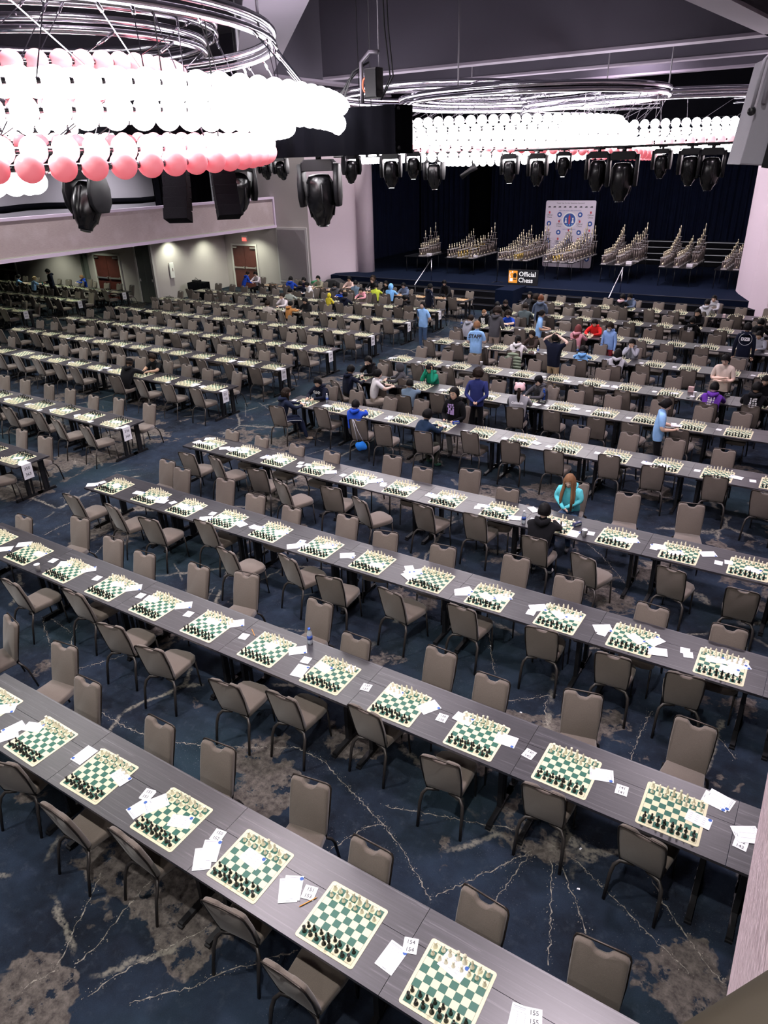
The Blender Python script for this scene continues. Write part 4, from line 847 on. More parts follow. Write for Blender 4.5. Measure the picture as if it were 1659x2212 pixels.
for s in '''S,182,1631,180 S,15,1589,150 S,30,1575,165 P,73,1571,20 S,12,1531,-50 P,261,1679,-12 S,337,1736,150 S,304,1745,165 C,319,1718,10 P,390,1775,20 S,438,1855,38 S,455,1838,30 P,546,1855,-5 S,623,1923,35 S,632,1918,28 S,846,2068,-5 P,980,2088,-10 S,1124,2207,10
S,11,1186,-50 S,52,1176,-50 P,86,1197,10 C,115,1211,10 S,142,1218,-60 P,192,1231,50 C,210,1249,10 P,256,1262,20 S,289,1270,-48 C,304,1287,10 P,329,1294,10 S,397,1308,-50 C,407.6,1326.6,10 P,461,1342,10 S,509,1347,-48 C,527,1375,10 P,590,1394,75 S,643,1405,-48 C,661,1426,10 S,648,1449,10 P,699,1442,-10 C,759,1445,80 P,853,1495,-10 S,927,1527.6,-32 P,1001,1553,-5 S,1093,1598.5,-86 S,1299.5,1674,-72 P,1509,1771,-5 S,1546,1730.5,-98 S,1556,1728,-103 S,1612,1801,-60 S,1618,1806,-66
S,200,1047,-50 P,300,1065,10 P,350,1077,30 P,395,1093,10 P,428,1097,-40 S,445,1120,-50 P,485,1117,10 P,555,1140,10 S,608,1150,-50 S,635,1180,-50 S,750,1200,-55 P,715,1178,10 S,896,1236,-50 P,885,1230,-50 S,999,1280,-60 S,1003,1276,-40 S,1087,1290,-50 S,1162,1313,-55 P,1238,1334,10 S,1302,1357,-58 P,1416,1386,60 C,1480,1406,10 P,1546,1425,15 S,1597,1437,-60 S,1590,1433,-50
S,1530,1197,-60 S,1364,1168,-55 C,1419,1179,10 C,1574,1215,10 S,1240,1153,0 P,1152,1101,-40 P,1043,1093,10 P,981,1072,10 C,929,1068,10 P,888,1054,10 C,828,1045,10 S,815,1038,-50 S,485,968,-50 S,453,948,-60 P,435,958,20 P,530,970,10 C,512,968,10 S,600,985,-50 P,610,992,20 C,650,1000,10 C,664,1004,10 S,715,1020,-55 P,705,1010,20 P,785,1032,15 S,805,1040,-50
'''.split():
    k, px, py, a = s.split(','); p = at(float(px), float(py), .752); PAPERS.setdefault(k, []).append((p.x, p.y, math.radians(float(a))))
CNT = {}
def paper(kind, x, y, a, z=.752, extra=''):
    i = min(range(len(POS)), key=lambda n: (POS[n][1] - x) ** 2 + (POS[n][2] - y) ** 2); d, bx_, by_, _, txt, k, side, ri = POS[i]
    on = abs(x - bx_) < .25 and abs(y - by_) < .25; rel = 'lying on' if on else ('left of' if x < bx_ else 'right of')
    key = (kind, rel, i); c = CNT[key] = CNT.get(key, 0) + 1
    lb = '%s%s %s %s board, %s' % ('' if c == 1 else ['second ', 'third ', 'fourth ', 'fifth '][min(3, c - 2)], WORD[kind], rel, NTH[k], txt)
    return thing({'sheet': 'score_sheet', 'slip': 'pairing_slip', 'card': 'number_card'}[kind], lb, 'card' if kind == 'card' else 'paper', (x, y, z + .0013 * (c - 1)), a, 'papers on the tables', SM[kind])
for kind, L in PAPERS.items():
    for n, (x, y, a) in enumerate(L):
        o = paper({'S': 'sheet', 'P': 'slip', 'C': 'card'}[kind], x, y, a, .7525 if kind != 'P' else .7545)
for s in '''153,668.6,1928.5,15,0 152,471,1805,10,0 154,886.6,2043,20,0 155,1153.7,2198,20,0 141,1343,1707,5,0 142,1600,1823,-5,0 140,1143,1629,-8,0 138,955,1551,5,0 137,791,1485,10,0 151,319,1716,12,0
'''.split():
    n, px, py, a, up = s.split(','); p = at(float(px), float(py), .7515); a = math.radians(float(a))
    o = paper('card', p.x, p.y, a, .753)
    text({'153': '151', '152': '150', '141': '141', '155': '155'}.get(n, n), .042, INK, o, (0, .025, .002)); text(n, .042, INK, o, (0, -.03, .002))
rp = random.Random(5)
for (d, x, y, a, txt, k, side, i) in POS:
    if side == 0 and i <= 1: continue
    if side == 0 and rp.random() < .9: paper('card', x - .36 + rp.uniform(-.02, .02), y + rp.uniform(-.05, .05), rp.uniform(-.3, .3))
    if side == 1 and rp.random() < .5: paper('card', x + .33, y - .2 + rp.uniform(-.05, .05), rp.uniform(-.3, .3))
    if d < 17 and rp.random() < (.85 if i in (2, 3) else .35): paper('slip', x + rp.uniform(-.05, .10), y + rp.uniform(-.04, .08), rp.uniform(-.6, .6), .757 if side == 0 else .757)
    if d < 22 and rp.random() < (.6 if i in (2, 3) else .25): paper('sheet', x + rp.choice((-.30, .30)) , y + rp.uniform(-.12, .05), rp.uniform(.9, 2.0), .7555)
# row number sheets hanging at the aisle ends
for i, (a, b_) in CARDS.items():
    t = thing('row_number_sheet', 'white number sheet hanging from the aisle end of the %s' % LW[i], 'sign', (XL + .004, ROWY[i] + .22, .752), 0)
    q = MB(); q.bx(-.12, 0, -.105, .105, 0, .0015); q.bx(0, .0015, -.105, .105, -.30, .0015); q.obj('sheet', WHITE, t)
    text(a, .085, INK, t, (.003, 0, -.09), (PI / 2, 0, PI / 2)); text(b_, .085, INK, t, (.003, 0, -.21), (PI / 2, 0, PI / 2)); text('-', .05, INK, t, (.003, 0, -.15), (PI / 2, 0, PI / 2))
for k, (x, y, t_) in enumerate(FW_):
    t = thing('row_number_sheet', 'white number sheet hanging from the end of the %s' % t_, 'sign', (x + .004, y + .3, .752), 0)
    q = MB(); q.bx(-.12, 0, -.105, .105, 0, .0015); q.bx(0, .0015, -.105, .105, -.30, .0015); q.obj('sheet', WHITE, t)
    for z, s in ((-.09, 406 + 28 * k), (-.21, 419 + 28 * k)): text(str(s), .085, INK, t, (.003, 0, z), (PI / 2, 0, PI / 2))
# small things on the tables
_at = at
def at(px, py, z):
    p = _at(px, py, z)
    if .7 < z < .8:
        y0 = min(ROWR if p.x > -12 else ROWY, key=lambda r: abs(p.y - r - TW / 2)); p.y = min(max(p.y, y0 + .07), y0 + TW - .07)
    return p
def bottle(px, py, lab, col=(.75, .82, .9), cap=(.03, .12, .6), z=.752, h=1.0):
    p = at(px, py, z); t = thing('water_bottle', lab, 'bottle', p, 0)
    q = MB(); q.lathe([(.030, 0), (.033, .01), (.031, .06), (.033, .12), (.030, .16), (.014, .185), (.013, .195)], 14); o = q.obj('body', M_('bottle_%d' % (col[0] * 100 + col[1] * 10), col, .12, trans=.6), t)
    q = MB(); q.lathe([(.0332, .065), (.0334, .12)], 14); q.obj('bottle_label', M_('label_blue', (.03, .08, .35), .5), t)
    q = MB(); q.lathe([(.016, .193), (.016, .215)], 10); q.obj('cap', M_('cap_%d' % (cap[2] * 100), cap, .4), t); t.scale = (h, h, h); return t
bottle(674, 1386, 'plastic water bottle with blue cap and label on the second right-block row')
bottle(1131, 1130, 'clear water bottle left of the boy in the black hoodie', cap=(.8, .8, .85)); bottle(707, 869, 'clear water bottle beside the boy in the lettered navy sweater', cap=(.8, .8, .85))
bottle(1177, 861, 'tall blue sports bottle beside the boy in the dark cap', (.02, .12, .6), (.02, .1, .5), h=1.2)
bottle(1162, 762, 'clear bottle in front of the boy in the brown hoodie', cap=(.8, .8, .8)); bottle(1247, 763, 'pale grey bottle beside the light blue hoodie player', (.4, .42, .4), (.4, .4, .4))
bottle(93, 618, 'green bottle on the rearmost far-left row', (.02, .35, .2), (.02, .02, .02))
bottle(997, 703, 'clear bottle beside the boy in the grey sweater near the aisle', cap=(.8, .8, .8))
for px, py, lab in ((83, 1233, 'white paper cup at left edge of the second right-block row'), (1047, 786, 'white paper cup behind the curly haired standing boy'), (1500, 856, 'white paper cup on the purple-lit table right of centre'), (1262, 1158, 'short white cup beside the clock near the girl in cyan')):
    p = at(px, py, .752); q = MB(); q.smooth = True; q.lathe([(.028, 0), (.040, .105), (.042, .108), (.038, .106), (.026, .004)], 16); o = q.obj('paper_cup', WHITE); o.location = p; o['label'] = lab; o['category'] = 'cup'
for px, py, a, lab in ((666, 1948, 62, 'orange pencil between the 153 card and the board, nearest row'), (547, 1366, -35, 'orange pencil left of board in the second right-block row')):
    p = at(px, py, .756); q = MB(); q.tube([(-.075, 0, 0), (.065, 0, 0)], .0038, 6); t = q.obj('pencil', M_('pencil_orange', (.85, .35, .05), .5)); t.location = p; t.rotation_euler = (0, 0, math.radians(a)); t['label'] = lab; t['category'] = 'pencil'
    q = MB(); q.tube([(.065, 0, 0), (.082, 0, 0)], [.0038, .0005], 6); q.obj('tip', M_('pencil_wood', (.6, .45, .3)), t)
def clock(px, py, a, lab, col=(.02, .03, .10)):
    t = thing('chess_clock', lab, 'clock', at(px, py, .7525), math.radians(a)); q = MB(); q.prism([(-.075, 0), (.075, 0), (.068, .055), (-.068, .055)], -.028, .028, .004); q.obj('case', M_('clock_case_%d' % (col[2] * 100), col, .4), t)
    q = MB(); q.bx(-.055, .055, -.0295, -.028, .015, .042); q.obj('display', M_('lcd', (.35, .4, .35), .3), t)
    for s in (-1, 1): q = MB(); q.bx(s * .04 - .02, s * .04 + .02, -.01, .01, .055, .063); q.obj('button', M_('clock_button', (.3, .3, .32), .4), t)
clock(1246, 1135, 60, 'dark blue chess clock beside the board of the girl in cyan'); clock(985, 915, 50, 'blue chess clock right of the board of the laughing boy', (.02, .06, .4)); clock(1145, 765, 10, 'dark red-brown chess clock in front of the brown hoodie boy', (.12, .02, .02)); clock(1172, 870, 5, 'black chess clock beside the dark cap boy', (.015, .015, .015)); clock(1574, 850, 50, 'black chess clock in front of the purple hoodie player', (.015, .015, .015))
for px, py, wd, dd, h, col, lab, nm in ((1501, 835, .13, .10, .12, (.45, .30, .30), 'small patterned box behind the paper cup on the right-hand row', 'box'), (1486, 860, .07, .05, .012, (.01, .02, .02), 'small dark phone left of the purple hoodie player', 'phone'), (1262, 1150, .10, .05, .03, (.05, .05, .06), 'small dark pencil case beside the girl in cyan', 'pencil_case'), (1560, 690, .09, .09, .12, (.6, .45, .48), 'pale pink snack cup near the two grey hoodie players', 'snack_cup')):
    p = at(px, py, .7525); q = MB(); q.prism([(-wd / 2, 0), (wd / 2, 0), (wd / 2 * .95, h), (-wd / 2 * .95, h)], -dd / 2, dd / 2, .004); o = q.obj(nm, M_(nm + '_mat', col, .5)); o.location = p; o['label'] = lab; o['category'] = nm.replace('_', ' ')
p = at(395, 632, 0); t = thing('draped_side_table', 'small table under a black floor-length cloth against the left cream wall', 'table', (-27.2, 25.9, 0), .1)
q = MB(); n = 48; P = []
for i in range(n):
    a = i / n * 4; s = int(a); u = a - s; e = [(-.45 + .9 * u, -.3), (.45, -.3 + .6 * u), (.45 - .9 * u, .3), (-.45, .3 - .6 * u)][s]; k = 1 + .05 * math.sin(i * 2.2); P.append((e, k))
q.smooth = True; q.add([(e[0] * k, e[1] * k, 0) for e, k in P] + [(e[0], e[1], .78) for e, k in P], [(i, (i + 1) % n, n + (i + 1) % n, n + i) for i in range(n)] + [tuple(range(n, 2 * n))]); q.obj('cloth', VELOUR, t)
t = thing('equipment_case', 'black equipment box with cables on the draped side table', 'case', (-27.3, 25.9, .78), .1); q = MB(); q.prism([(-.2, 0), (.2, 0), (.2, .1), (-.2, .1)], -.12, .12, .01); q.obj('case_body', BLACKP, t); q = MB(); q.tube([(-.1, 0, .1), (-.05, 0, .2), (.05, 0, .16), (.08, 0, .1)], .01, 5); q.obj('cable', BLACKP, t)

# ------------------------------------------------------------------ people
SKIN = {'a': (.72, .48, .36), 'b': (.50, .31, .21), 'c': (.80, .58, .48)}
CO = {'cyan': (.12, .58, .66), 'black': (.010, .010, .013), 'navy': (.014, .022, .055), 'navyd': (.010, .014, .035), 'royal': (.015, .06, .42), 'whitet': (.66, .64, .66), 'greyd': (.065, .065, .075), 'green': (.01, .22, .13), 'denim': (.13, .19, .26), 'navyp': (.03, .04, .16), 'varsity': (.30, .30, .33), 'navys': (.02, .045, .10), 'staff': (.26, .47, .80), 'grey': (.30, .31, .36), 'teal': (.10, .13, .14), 'slate': (.10, .13, .20), 'white': (.72, .70, .72), 'brown': (.065, .045, .04), 'pink': (.62, .28, .33), 'red': (.62, .02, .02), 'blueh': (.22, .36, .68), 'bluel': (.18, .42, .78), 'lgrey': (.42, .42, .46), 'blackp': (.012, .012, .015), 'beige': (.58, .49, .43), 'purple': (.12, .035, .32), 'blackt': (.012, .015, .018), 'beigeg': (.36, .32, .30), 'whitep': (.65, .58, .62), 'orange': (.42, .19, .06), 'greyg': (.30, .33, .30), 'yellow': (.60, .50, .04), 'lime': (.52, .62, .06), 'peach': (.66, .47, .42), 'oliveg': (.26, .25, .18), 'navyr': (.03, .02, .08), 'blackw': (.02, .02, .025), 'jeans': (.05, .09, .17), 'jeansd': (.02, .03, .06), 'greyp': (.26, .25, .25), 'cream': (.42, .36, .30), 'denimd': (.03, .04, .08), 'khaki': (.34, .25, .15), 'khakid': (.25, .20, .17), 'olive': (.045, .048, .038), 'maroon': (.07, .02, .03), 'plaid': (.22, .02, .03)}
HAIR = {'lbrown': (.20, .105, .055), 'black': (.010, .009, .010), 'dbrown': (.030, .018, .013), 'redbrown': (.16, .04, .04), 'auburn': (.13, .045, .02), 'brown': (.07, .04, .025), 'blond': (.45, .32, .18), 'grey': (.10, .10, .11), 'yellow': (.60, .50, .04)}
def cm(name, col): return M_('cloth_' + name, tuple(c * .62 if sum(col) < .2 else c for c in col), .92, noise=.25, nscale=9, bump=.9, sheen=.03, spec=.12)
PARTS_V = {}
def ico_head():
    "head surface with brow, nose, mouth, chin and ears; origin at the head centre, facing +Y"
    q = MB(); n, m = 20, 14; V = []
    for i in range(m + 1):
        th = PI * i / m; z = math.cos(th); s = math.sin(th)
        for k in range(n):
            a = 2 * PI * k / n; x, y = s * math.sin(a), s * math.cos(a)
            X, Y, Z = x * .076, y * .094, z * .118
            if Z < 0: X *= 1 - .32 * (Z / -.118) ** 1.2; Y *= 1 - .12 * (Z / -.118)
            if y > .3:
                fz = math.exp(-((Z + .022) / .022) ** 2) * math.exp(-(x / .16) ** 2); Y += .020 * fz
                Y -= .010 * math.exp(-((Z - .008) / .014) ** 2) * math.exp(-((abs(x) - .42) / .2) ** 2)
                Y += .004 * math.exp(-((Z + .062) / .010) ** 2) * math.exp(-(x / .3) ** 2)
                Y += .006 * math.exp(-((Z + .10) / .018) ** 2) * math.exp(-(x / .3) ** 2)
            if abs(x) > .9 and abs(Z) < .03: X += .012 * (1 if x > 0 else -1); Y -= .004
            V.append((X, Y, Z))
    q.smooth = True
    q.add(V, [(i * n + k, (i + 1) * n + k, (i + 1) * n + (k + 1) % n, i * n + (k + 1) % n) for i in range(m) for k in range(n)])
    return q
HEADQ = ico_head()
def rotm(yaw=0, pitch=0): return Matrix.Rotation(yaw, 4, 'Z') @ Matrix.Rotation(-pitch, 4, 'X')
def person(idx, x, y, pose, face, top, bot, hair, style, opts, label):
    rnd = random.Random(idx * 13 + 5); o = dict((s.split('=') + ['1'])[:2] for s in opts.split(',')) if opts else {}
    sc = float(o.get('scale', 1)); lean = float(o.get('lean', 0)); look = float(o.get('look', .1)); arms = o.get('arms', 'table')
    sit = pose == 'sit'; hz = .53 if sit else .88; sx = .165
    J = {}; hy = 0.0
    def up(h, k=1): # point along the leaned spine
        return Vector((0, hy + lean * 1.0 * (h / .5) * k, hz + h * math.cos(min(1, lean * 1.1))))
    J['pel'] = Vector((0, hy, hz)); J['bel'] = up(.18, .75); J['che'] = up(.36); J['nk'] = up(.50) ; hd = up(.50) + Vector((0, .02 + look * .06, .125 - look * .03)); J['nk2'] = J['nk'] + Vector((0, .012, .06)); 
    V, R, E, T = [], [], [], []
    def vert(p, r, t): V.append(Vector(p)); R.append(r if isinstance(r, tuple) else (r, r)); T.append(t); return len(V) - 1
    def chain(a, pts):
        for p, r, t in pts: b = vert(p, r, t); E.append((a, b)); a = b
        return a
    wide = 1.22 if top in ('cyan', 'blueh', 'varsity', 'navy') else 1.14 if top in ('black', 'greyd', 'white', 'slate', 'brown', 'royal', 'navyd', 'purple', 'staff', 'lgrey') else 1.06
    pel = vert(J['pel'], (.145, .12), 'b'); bel = chain(pel, [(J['bel'], (.135 * wide, .115), 't')]); che = chain(bel, [(J['che'], (.145 * wide, .115), 't')])
    nk = chain(che, [(J['nk'], (.062, .06), 't')]); chain(nk, [(J['nk2'], (.047, .05), 's'), (J['nk2'] + Vector((0, .012, .05)), (.045, .05), 's')])
    fx = Vector((0, 1, 0))
    tz = .80 / sc
    for s in (-1, 1):
        sh = up(.455) + Vector((s * sx, .0, -.02)); a = chain(che, [(sh, (.068 * wide, .065), 't')])
        if arms in ('table', 'reach', 'cross', 'face', 'face2', 'head', 'hug') and sit:
            zt = tz
            el = Vector((s * .24, sh.y + .16, max(zt + .02, sh.z - .20))); wr = Vector((s * .10, sh.y + .36, zt + .025)); hn = wr + Vector((-s * .03, .07, -.005))
            if arms == 'cross': el = Vector((s * .23, sh.y + .13, zt + .06)); wr = Vector((-s * .02, sh.y + .25 + .03 * s, zt + .05)); hn = wr + Vector((-s * .07, .01, 0))
            if arms == 'hug': el = Vector((s * .205, sh.y + .02, tz + .02)); wr = Vector((s * .02, sh.y + .19 + .02 * s, tz - .07)); hn = wr + Vector((-s * .055, -.015, -.035))
            if arms == 'reach' and s == 1: el = sh + Vector((.06, .24, -.12)); wr = sh + Vector((.04, .46, -.19)); hn = wr + Vector((0, .07, -.03))
            if arms in ('face', 'face2', 'head') and (arms != 'face' or s == 1):
                el = Vector((s * .17, sh.y + .20, zt + .04)); wr = hd + Vector((s * (.09 if arms == 'head' else .035), .07 if arms != 'head' else .04, -.12 if arms != 'head' else -.02)); hn = wr + Vector((0 if arms != 'head' else -s * .01, .0, .07))
        elif arms == 'table': el = sh + Vector((s * .07, .06, -.25)); wr = Vector((s * .16, sh.y + .22, tz + .04)); hn = wr + Vector((0, .06, -.03))
        elif arms == 'behind': el = sh + Vector((s * .08, -.07, -.25)); wr = Vector((s * .06, -.15, hz + .05)); hn = wr + Vector((-s * .06, -.01, -.03))
        elif arms == 'front': el = sh + Vector((s * .06, .02, -.25)); wr = sh + Vector((-s * .04, .24, -.27)); hn = wr + Vector((-s * .04, .06, .01))
        elif arms in ('crossw', 'cross'): el = sh + Vector((s * .06, .03, -.25)); wr = sh + Vector((-s * .20, .17, -.22 + .04 * s)); hn = wr + Vector((-s * .08, -.01, .01))
        elif arms == 'up': el = sh + Vector((s * .17, .04, .12)); wr = hd + Vector((s * .08, -.02, .07)); hn = wr + Vector((-s * .05, .0, .05))
        elif arms == 'lap': el = sh + Vector((s * .07, .02, -.25)); wr = Vector((s * .10, sh.y + .20, hz + .14)); hn = wr + Vector((-s * .02, .07, -.01))
        else: el = sh + Vector((s * .05, .0, -.27)); wr = sh + Vector((s * .06, .05, -.50)); hn = wr + Vector((0, .02, -.08))
        fm = 's' if 'short' in o else 't'
        mid = sh.lerp(el, .6)
        a = chain(a, [(mid, .052 * (1.15 if wide > 1 else 1), 't'), (el, .043 * (1.15 if wide > 1 else 1), fm), (el.lerp(wr, .55), .040 if fm == 't' else .035, fm), (wr, .030 if fm == 't' else .024, fm), (wr.lerp(hn, .6), (.030, .018), 's'), (hn, (.026, .014), 's')])
        J['hn%d' % s] = (wr, hn)
        # legs
        hp = J['pel'] + Vector((s * .085, .0, -.03))
        if sit:
            kn = Vector((s * .12, .44, .50 + .0)); an = Vector((s * (.13 if 'legs' not in o else .2), .36 if not 'legs' in o else .52, .09)); 
        else: kn = Vector((s * .095, .03, .47)); an = Vector((s * .10, -.02 + s * .03, .09))
        to = an + Vector((s * .02, .15, -.045)); bm = 'b'
        chain(pel, [(hp + Vector((0, .04 if sit else 0, -.02 if sit else -.05)), .088, bm), (hp.lerp(kn, .55), .078, bm), (kn, .062, bm), (kn.lerp(an, .45), .058, bm), (an + Vector((0, 0, .03)), .045 if bot not in ('khaki', 'khakid', 'greyp', 'plaid') else .06, bm), (an + Vector((0, .01, -.045)), .042, 'f'), (to, (.036, .026), 'f')])
    me = bpy.data.meshes.new('skeleton'); me.from_pydata([v * 1.0 for v in V], E, [])
    ob = bpy.data.objects.new('tmp', me); COL.objects.link(ob)
    md = ob.modifiers.new('s', 'SKIN'); md.use_smooth_shade = True
    for i, sv in enumerate(me.skin_vertices[0].data): sv.radius = R[i]; sv.use_root = (i == 0)
    sb = ob.modifiers.new('d', 'SUBSURF'); sb.levels = 2 if depth(x, y, .8) < 26 else 1
    dg = bpy.context.evaluated_depsgraph_get(); dg.update()
    body = bpy.data.meshes.new_from_object(ob.evaluated_get(dg), preserve_all_data_layers=False, depsgraph=dg); bpy.data.objects.remove(ob); bpy.data.meshes.remove(me)
    n = len(body.vertices); co = np.empty(n * 3, np.float32); body.vertices.foreach_get('co', co); co = co.reshape(-1, 3)
    # face materials from the nearest limb
    A = np.array([V[a] for a, b in E]); B = np.array([V[b] for a, b in E]); TT = [T[b] if (T[b] != 't' or T[a] == 't') else T[b] for a, b in E]
    F = [tuple(p.vertices) for p in body.polygons]; C = np.array([co[list(f)].mean(0) for f in F]); AB = B - A
    t = np.clip(((C[:, None] - A[None]) * AB[None]).sum(2) / (AB ** 2).sum(1)[None], 0, 1); D = np.linalg.norm(C[:, None] - (A[None] + t[..., None] * AB[None]), axis=2)
    rad = np.array([max(R[a][0], R[b][0]) for a, b in E]); k = (D / rad[None]).argmin(1)
    mi = {'s': 0, 't': 1, 'b': 2, 'f': 3}; MI = [mi[TT[i]] for i in k]
    hem = hz + (.065 if sit else -.075); bm = bmesh.new(); bm.from_mesh(body); lay = bm.faces.layers.int.new('m')
    torso = {i for i, (a_, b_) in enumerate(E) if (T[b_] == 't' and b_ <= 3) or T[b_] == 'b'}
    bm.faces.ensure_lookup_table()
    for i, f_ in enumerate(bm.faces): f_[lay] = MI[i] + (10 if int(k[i]) in torso else 0)
    bmesh.ops.bisect_plane(bm, geom=bm.verts[:] + bm.edges[:] + bm.faces[:], plane_co=(0, 0, hem), plane_no=(0, 0, 1))
    MI = []
    for f_ in bm.faces:
        v_ = f_[lay]
        if v_ >= 10:
            v_ -= 10
            if v_ in (1, 2): v_ = 1 if f_.calc_center_median().z > hem else 2
        MI.append(v_)
    bm.verts.index_update(); co = [tuple(v_.co) for v_ in bm.verts]; F = [tuple(v_.index for v_ in f_.verts) for f_ in bm.faces]; bm.free()
    q = MB(); q.smooth = True; q.v = [tuple(v) for v in co]; q.f = F; q.mi = MI; q.sm = [True] * len(F)
    # head
    q.cur = 0; HM = Matrix.Translation(hd) @ rotm(rnd.uniform(-.12, .12), look)
    q.add([HM @ Vector(v) for v in HEADQ.v], HEADQ.f)
    # fingers and thumb on each hand
    for s in (-1, 1):
        wr, hn = J['hn%d' % s]; d = (hn - wr).normalized(); side = d.cross(Vector((0, 0, 1))); side = side.normalized() if side.length > .2 else Vector((1, 0, 0)); nrm = side.cross(d)
        for fi in range(4):
            b0 = hn + side * (fi - 1.5) * .015 - d * .01; L = (.058, .066, .062, .048)[fi]
            q.tube([b0, b0 + d * L * .5 + nrm * -.004, b0 + d * L * .85 - nrm * .018], [.0085, .0078, .006], 5)
        th = wr.lerp(hn, .4) - side * .022 * s; q.tube([th, th - side * .022 * s + d * .022, th - side * .024 * s + d * .046 - nrm * .006], [.010, .009, .007], 5)
    sk = rnd.choice('aabc') if hair in ('black', 'dbrown') else 'c'; SKM = M_('skin_' + sk, SKIN[sk], .55)
    shoe = {'green': (.05, .3, .1), 'greens': (.02, .08, .05), 'tan': (.35, .27, .2)}.get(o.get('shoes'), rnd.choice([(.02, .02, .02), (.5, .5, .5), (.05, .05, .06)]))
    mats = [SKM, cm(top, CO[top]), cm(bot, CO[bot]), M_('shoe_%d%d' % (shoe[0] * 100, shoe[1] * 100), shoe, .6)]
    root = thing('person', label, 'person', (x, y, 0), math.radians(face), None, q.mesh('person', mats)); root.scale = (sc, sc, sc)
    if sit and sc < 1: root.location.z = (1 - sc) * .47
    # hair
    HMt = M_('hair_' + hair, tuple(c * (.5 if hair in ('black', 'dbrown') else 1.0) for c in HAIR[hair]), .55, bump=.5, nscale=110, spec=.12)
    def hp(v): return HM @ Vector(v)
    if style not in ('hood', 'hoodup'):
        h = MB(); h.smooth = True; n_, m_ = 18, 11; VV = []; cut = .62 if style in ('short', 'buzz', 'curly', 'cap', 'tied', 'pony', 'pinkhat') else .66
        th_ = {'buzz': .004, 'short': .018, 'curly': .038, 'cap': .012, 'pinkhat': .012}.get(style, .014)
        for i in range(m_ + 1):
            th = PI * cut * i / m_
            for kx in range(n_):
                a = 2 * PI * kx / n_; xx, yy, zz = math.sin(th) * math.sin(a), math.sin(th) * math.cos(a), math.cos(th)
                front = max(0, yy); lim = .50 - .0 * front
                zlow = -.35 if yy < .25 else (.42 if abs(xx) < .75 else .1)
                z2 = max(zz, zlow); rr_ = 1 + 0; e = th_ * (1 + (.8 * rnd.random() if style == 'curly' else .55 * rnd.random())) * (1 if z2 > -.1 else .75)
                sr = math.sqrt(max(0, 1 - z2 * z2)); l = math.hypot(xx, yy) or 1
                VV.append(hp((xx / l * sr * (.076 + e) if l > 1e-4 else 0, yy / l * sr * (.094 + e) - .004, z2 * (.118 + e) + .002)))
        h.add(VV, [(i * n_ + kx, (i + 1) * n_ + kx, (i + 1) * n_ + (kx + 1) % n_, i * n_ + (kx + 1) % n_) for i in range(m_) for kx in range(n_)])
        if style == 'long':
            for s in range(-16, 17):
                a = s / 16 * 2.35; b0 = Vector((math.sin(a) * .078, -math.cos(a) * .092, .0)); L = .30 + .10 * rnd.random(); fr = abs(a) > 1.5; wv = rnd.uniform(-.012, .012)
                dn = HM.to_3x3().inverted() if False else None
                p1 = hp(b0 * .6 + Vector((0, 0, .105))); p2 = hp(b0 * 1.04 + Vector((0, 0, .03))); p3 = hp(b0 * 1.10 + Vector((0, 0, -.07))); oy = .03 if fr else -.03; ox = b0.x * .35 + wv
                h.tube([p1, p2, p3, p3 + Vector((ox, oy + (.03 if fr else 0), -L * .45)), p3 + Vector((ox * 1.1, oy + (.05 if fr else .02), -L))], [.010, .018, .021, .018, .009], 6)
        if style == 'bob':
            for s in range(-5, 6):
                a = s / 5 * 1.8; b0 = Vector((math.sin(a) * .075, -math.cos(a) * .09, 0)); h.tube([hp(b0 + Vector((0, 0, .05))), hp(b0 * 1.15), hp(b0 * 1.15) + Vector((0, 0, -.15))], [.02, .028, .016], 6)
        if style in ('pony', 'pinkhat'): h.tube([hp((0, -.09, .05)), hp((0, -.14, .03)), hp((0, -.14, 0)) + Vector((0, -.01, -.16)), hp((0, -.12, 0)) + Vector((0, 0, -.34))], [.02, .035, .034, .008], 8)
        if style == 'tied': h.ball(hp((0, -.11, -.02)), .035, 8, 6)
        h.obj('hair', HMt, root)
    if style == 'cap':
        h = MB(); h.smooth = True; h.lathe([(.092, 0), (.090, .04), (.07, .075), (.001, .092)], 16, (0, 0, 0), .93, 1.12); h.v = [tuple(hp(Vector(v) + Vector((0, -.003, .045)))) for v in h.v]
        k0 = len(h.v); h.prism([(-.06, 0), (.06, 0), (.055, .006), (-.055, .006)], .08, .15, 0); h.v = h.v[:k0] + [tuple(hp(Vector((v[0], v[1], v[2] + .042)))) for v in h.v[k0:]]; h.obj('cap', cm('black', CO['black']), root)
    if style == 'pinkhat':
        h = MB(); h.ball((0, 0, 0), .118, 14, 9, (1, 1.1, 1.05)); h.v = [tuple(hp(Vector((v[0], v[1] - .02, max(v[2], -.05) + .03)))) for v in h.v]
        for s in (-1, 1): h.ball(hp((s * .075, -.01, .12)), .035, 8, 6)
        h.obj('hat', cm('hatpink', (.75, .50, .52)), root)
    if style in ('hood', 'hoodup'):
        h = MB(); h.smooth = True; n_ = 16; VV = []
        for i in range(9):
            th = PI * i / 8
            for kx in range(n_ + 1):
                a = -2.35 + 4.7 * kx / n_; VV.append(hp((math.sin(th) * math.sin(a) * .105, -math.sin(th) * math.cos(a) * .125 - .005, math.cos(th) * .145 + .0)))
        h.add(VV, [(i * (n_ + 1) + kx, i * (n_ + 1) + kx + 1, (i + 1) * (n_ + 1) + kx + 1, (i + 1) * (n_ + 1) + kx) for i in range(8) for kx in range(n_)]); h.obj('hood', cm(top, CO[top]), root)
    elif top in ('cyan', 'black', 'navy', 'royal', 'greyd', 'green', 'blueh', 'bluel', 'red', 'slate', 'lgrey', 'white', 'purple', 'brown', 'orange', 'blackp', 'navyd', 'grey', 'pink') and 'short' not in o:
        h = MB(); c = J['nk'] + Vector((0, -.035, .0)); h.smooth = True
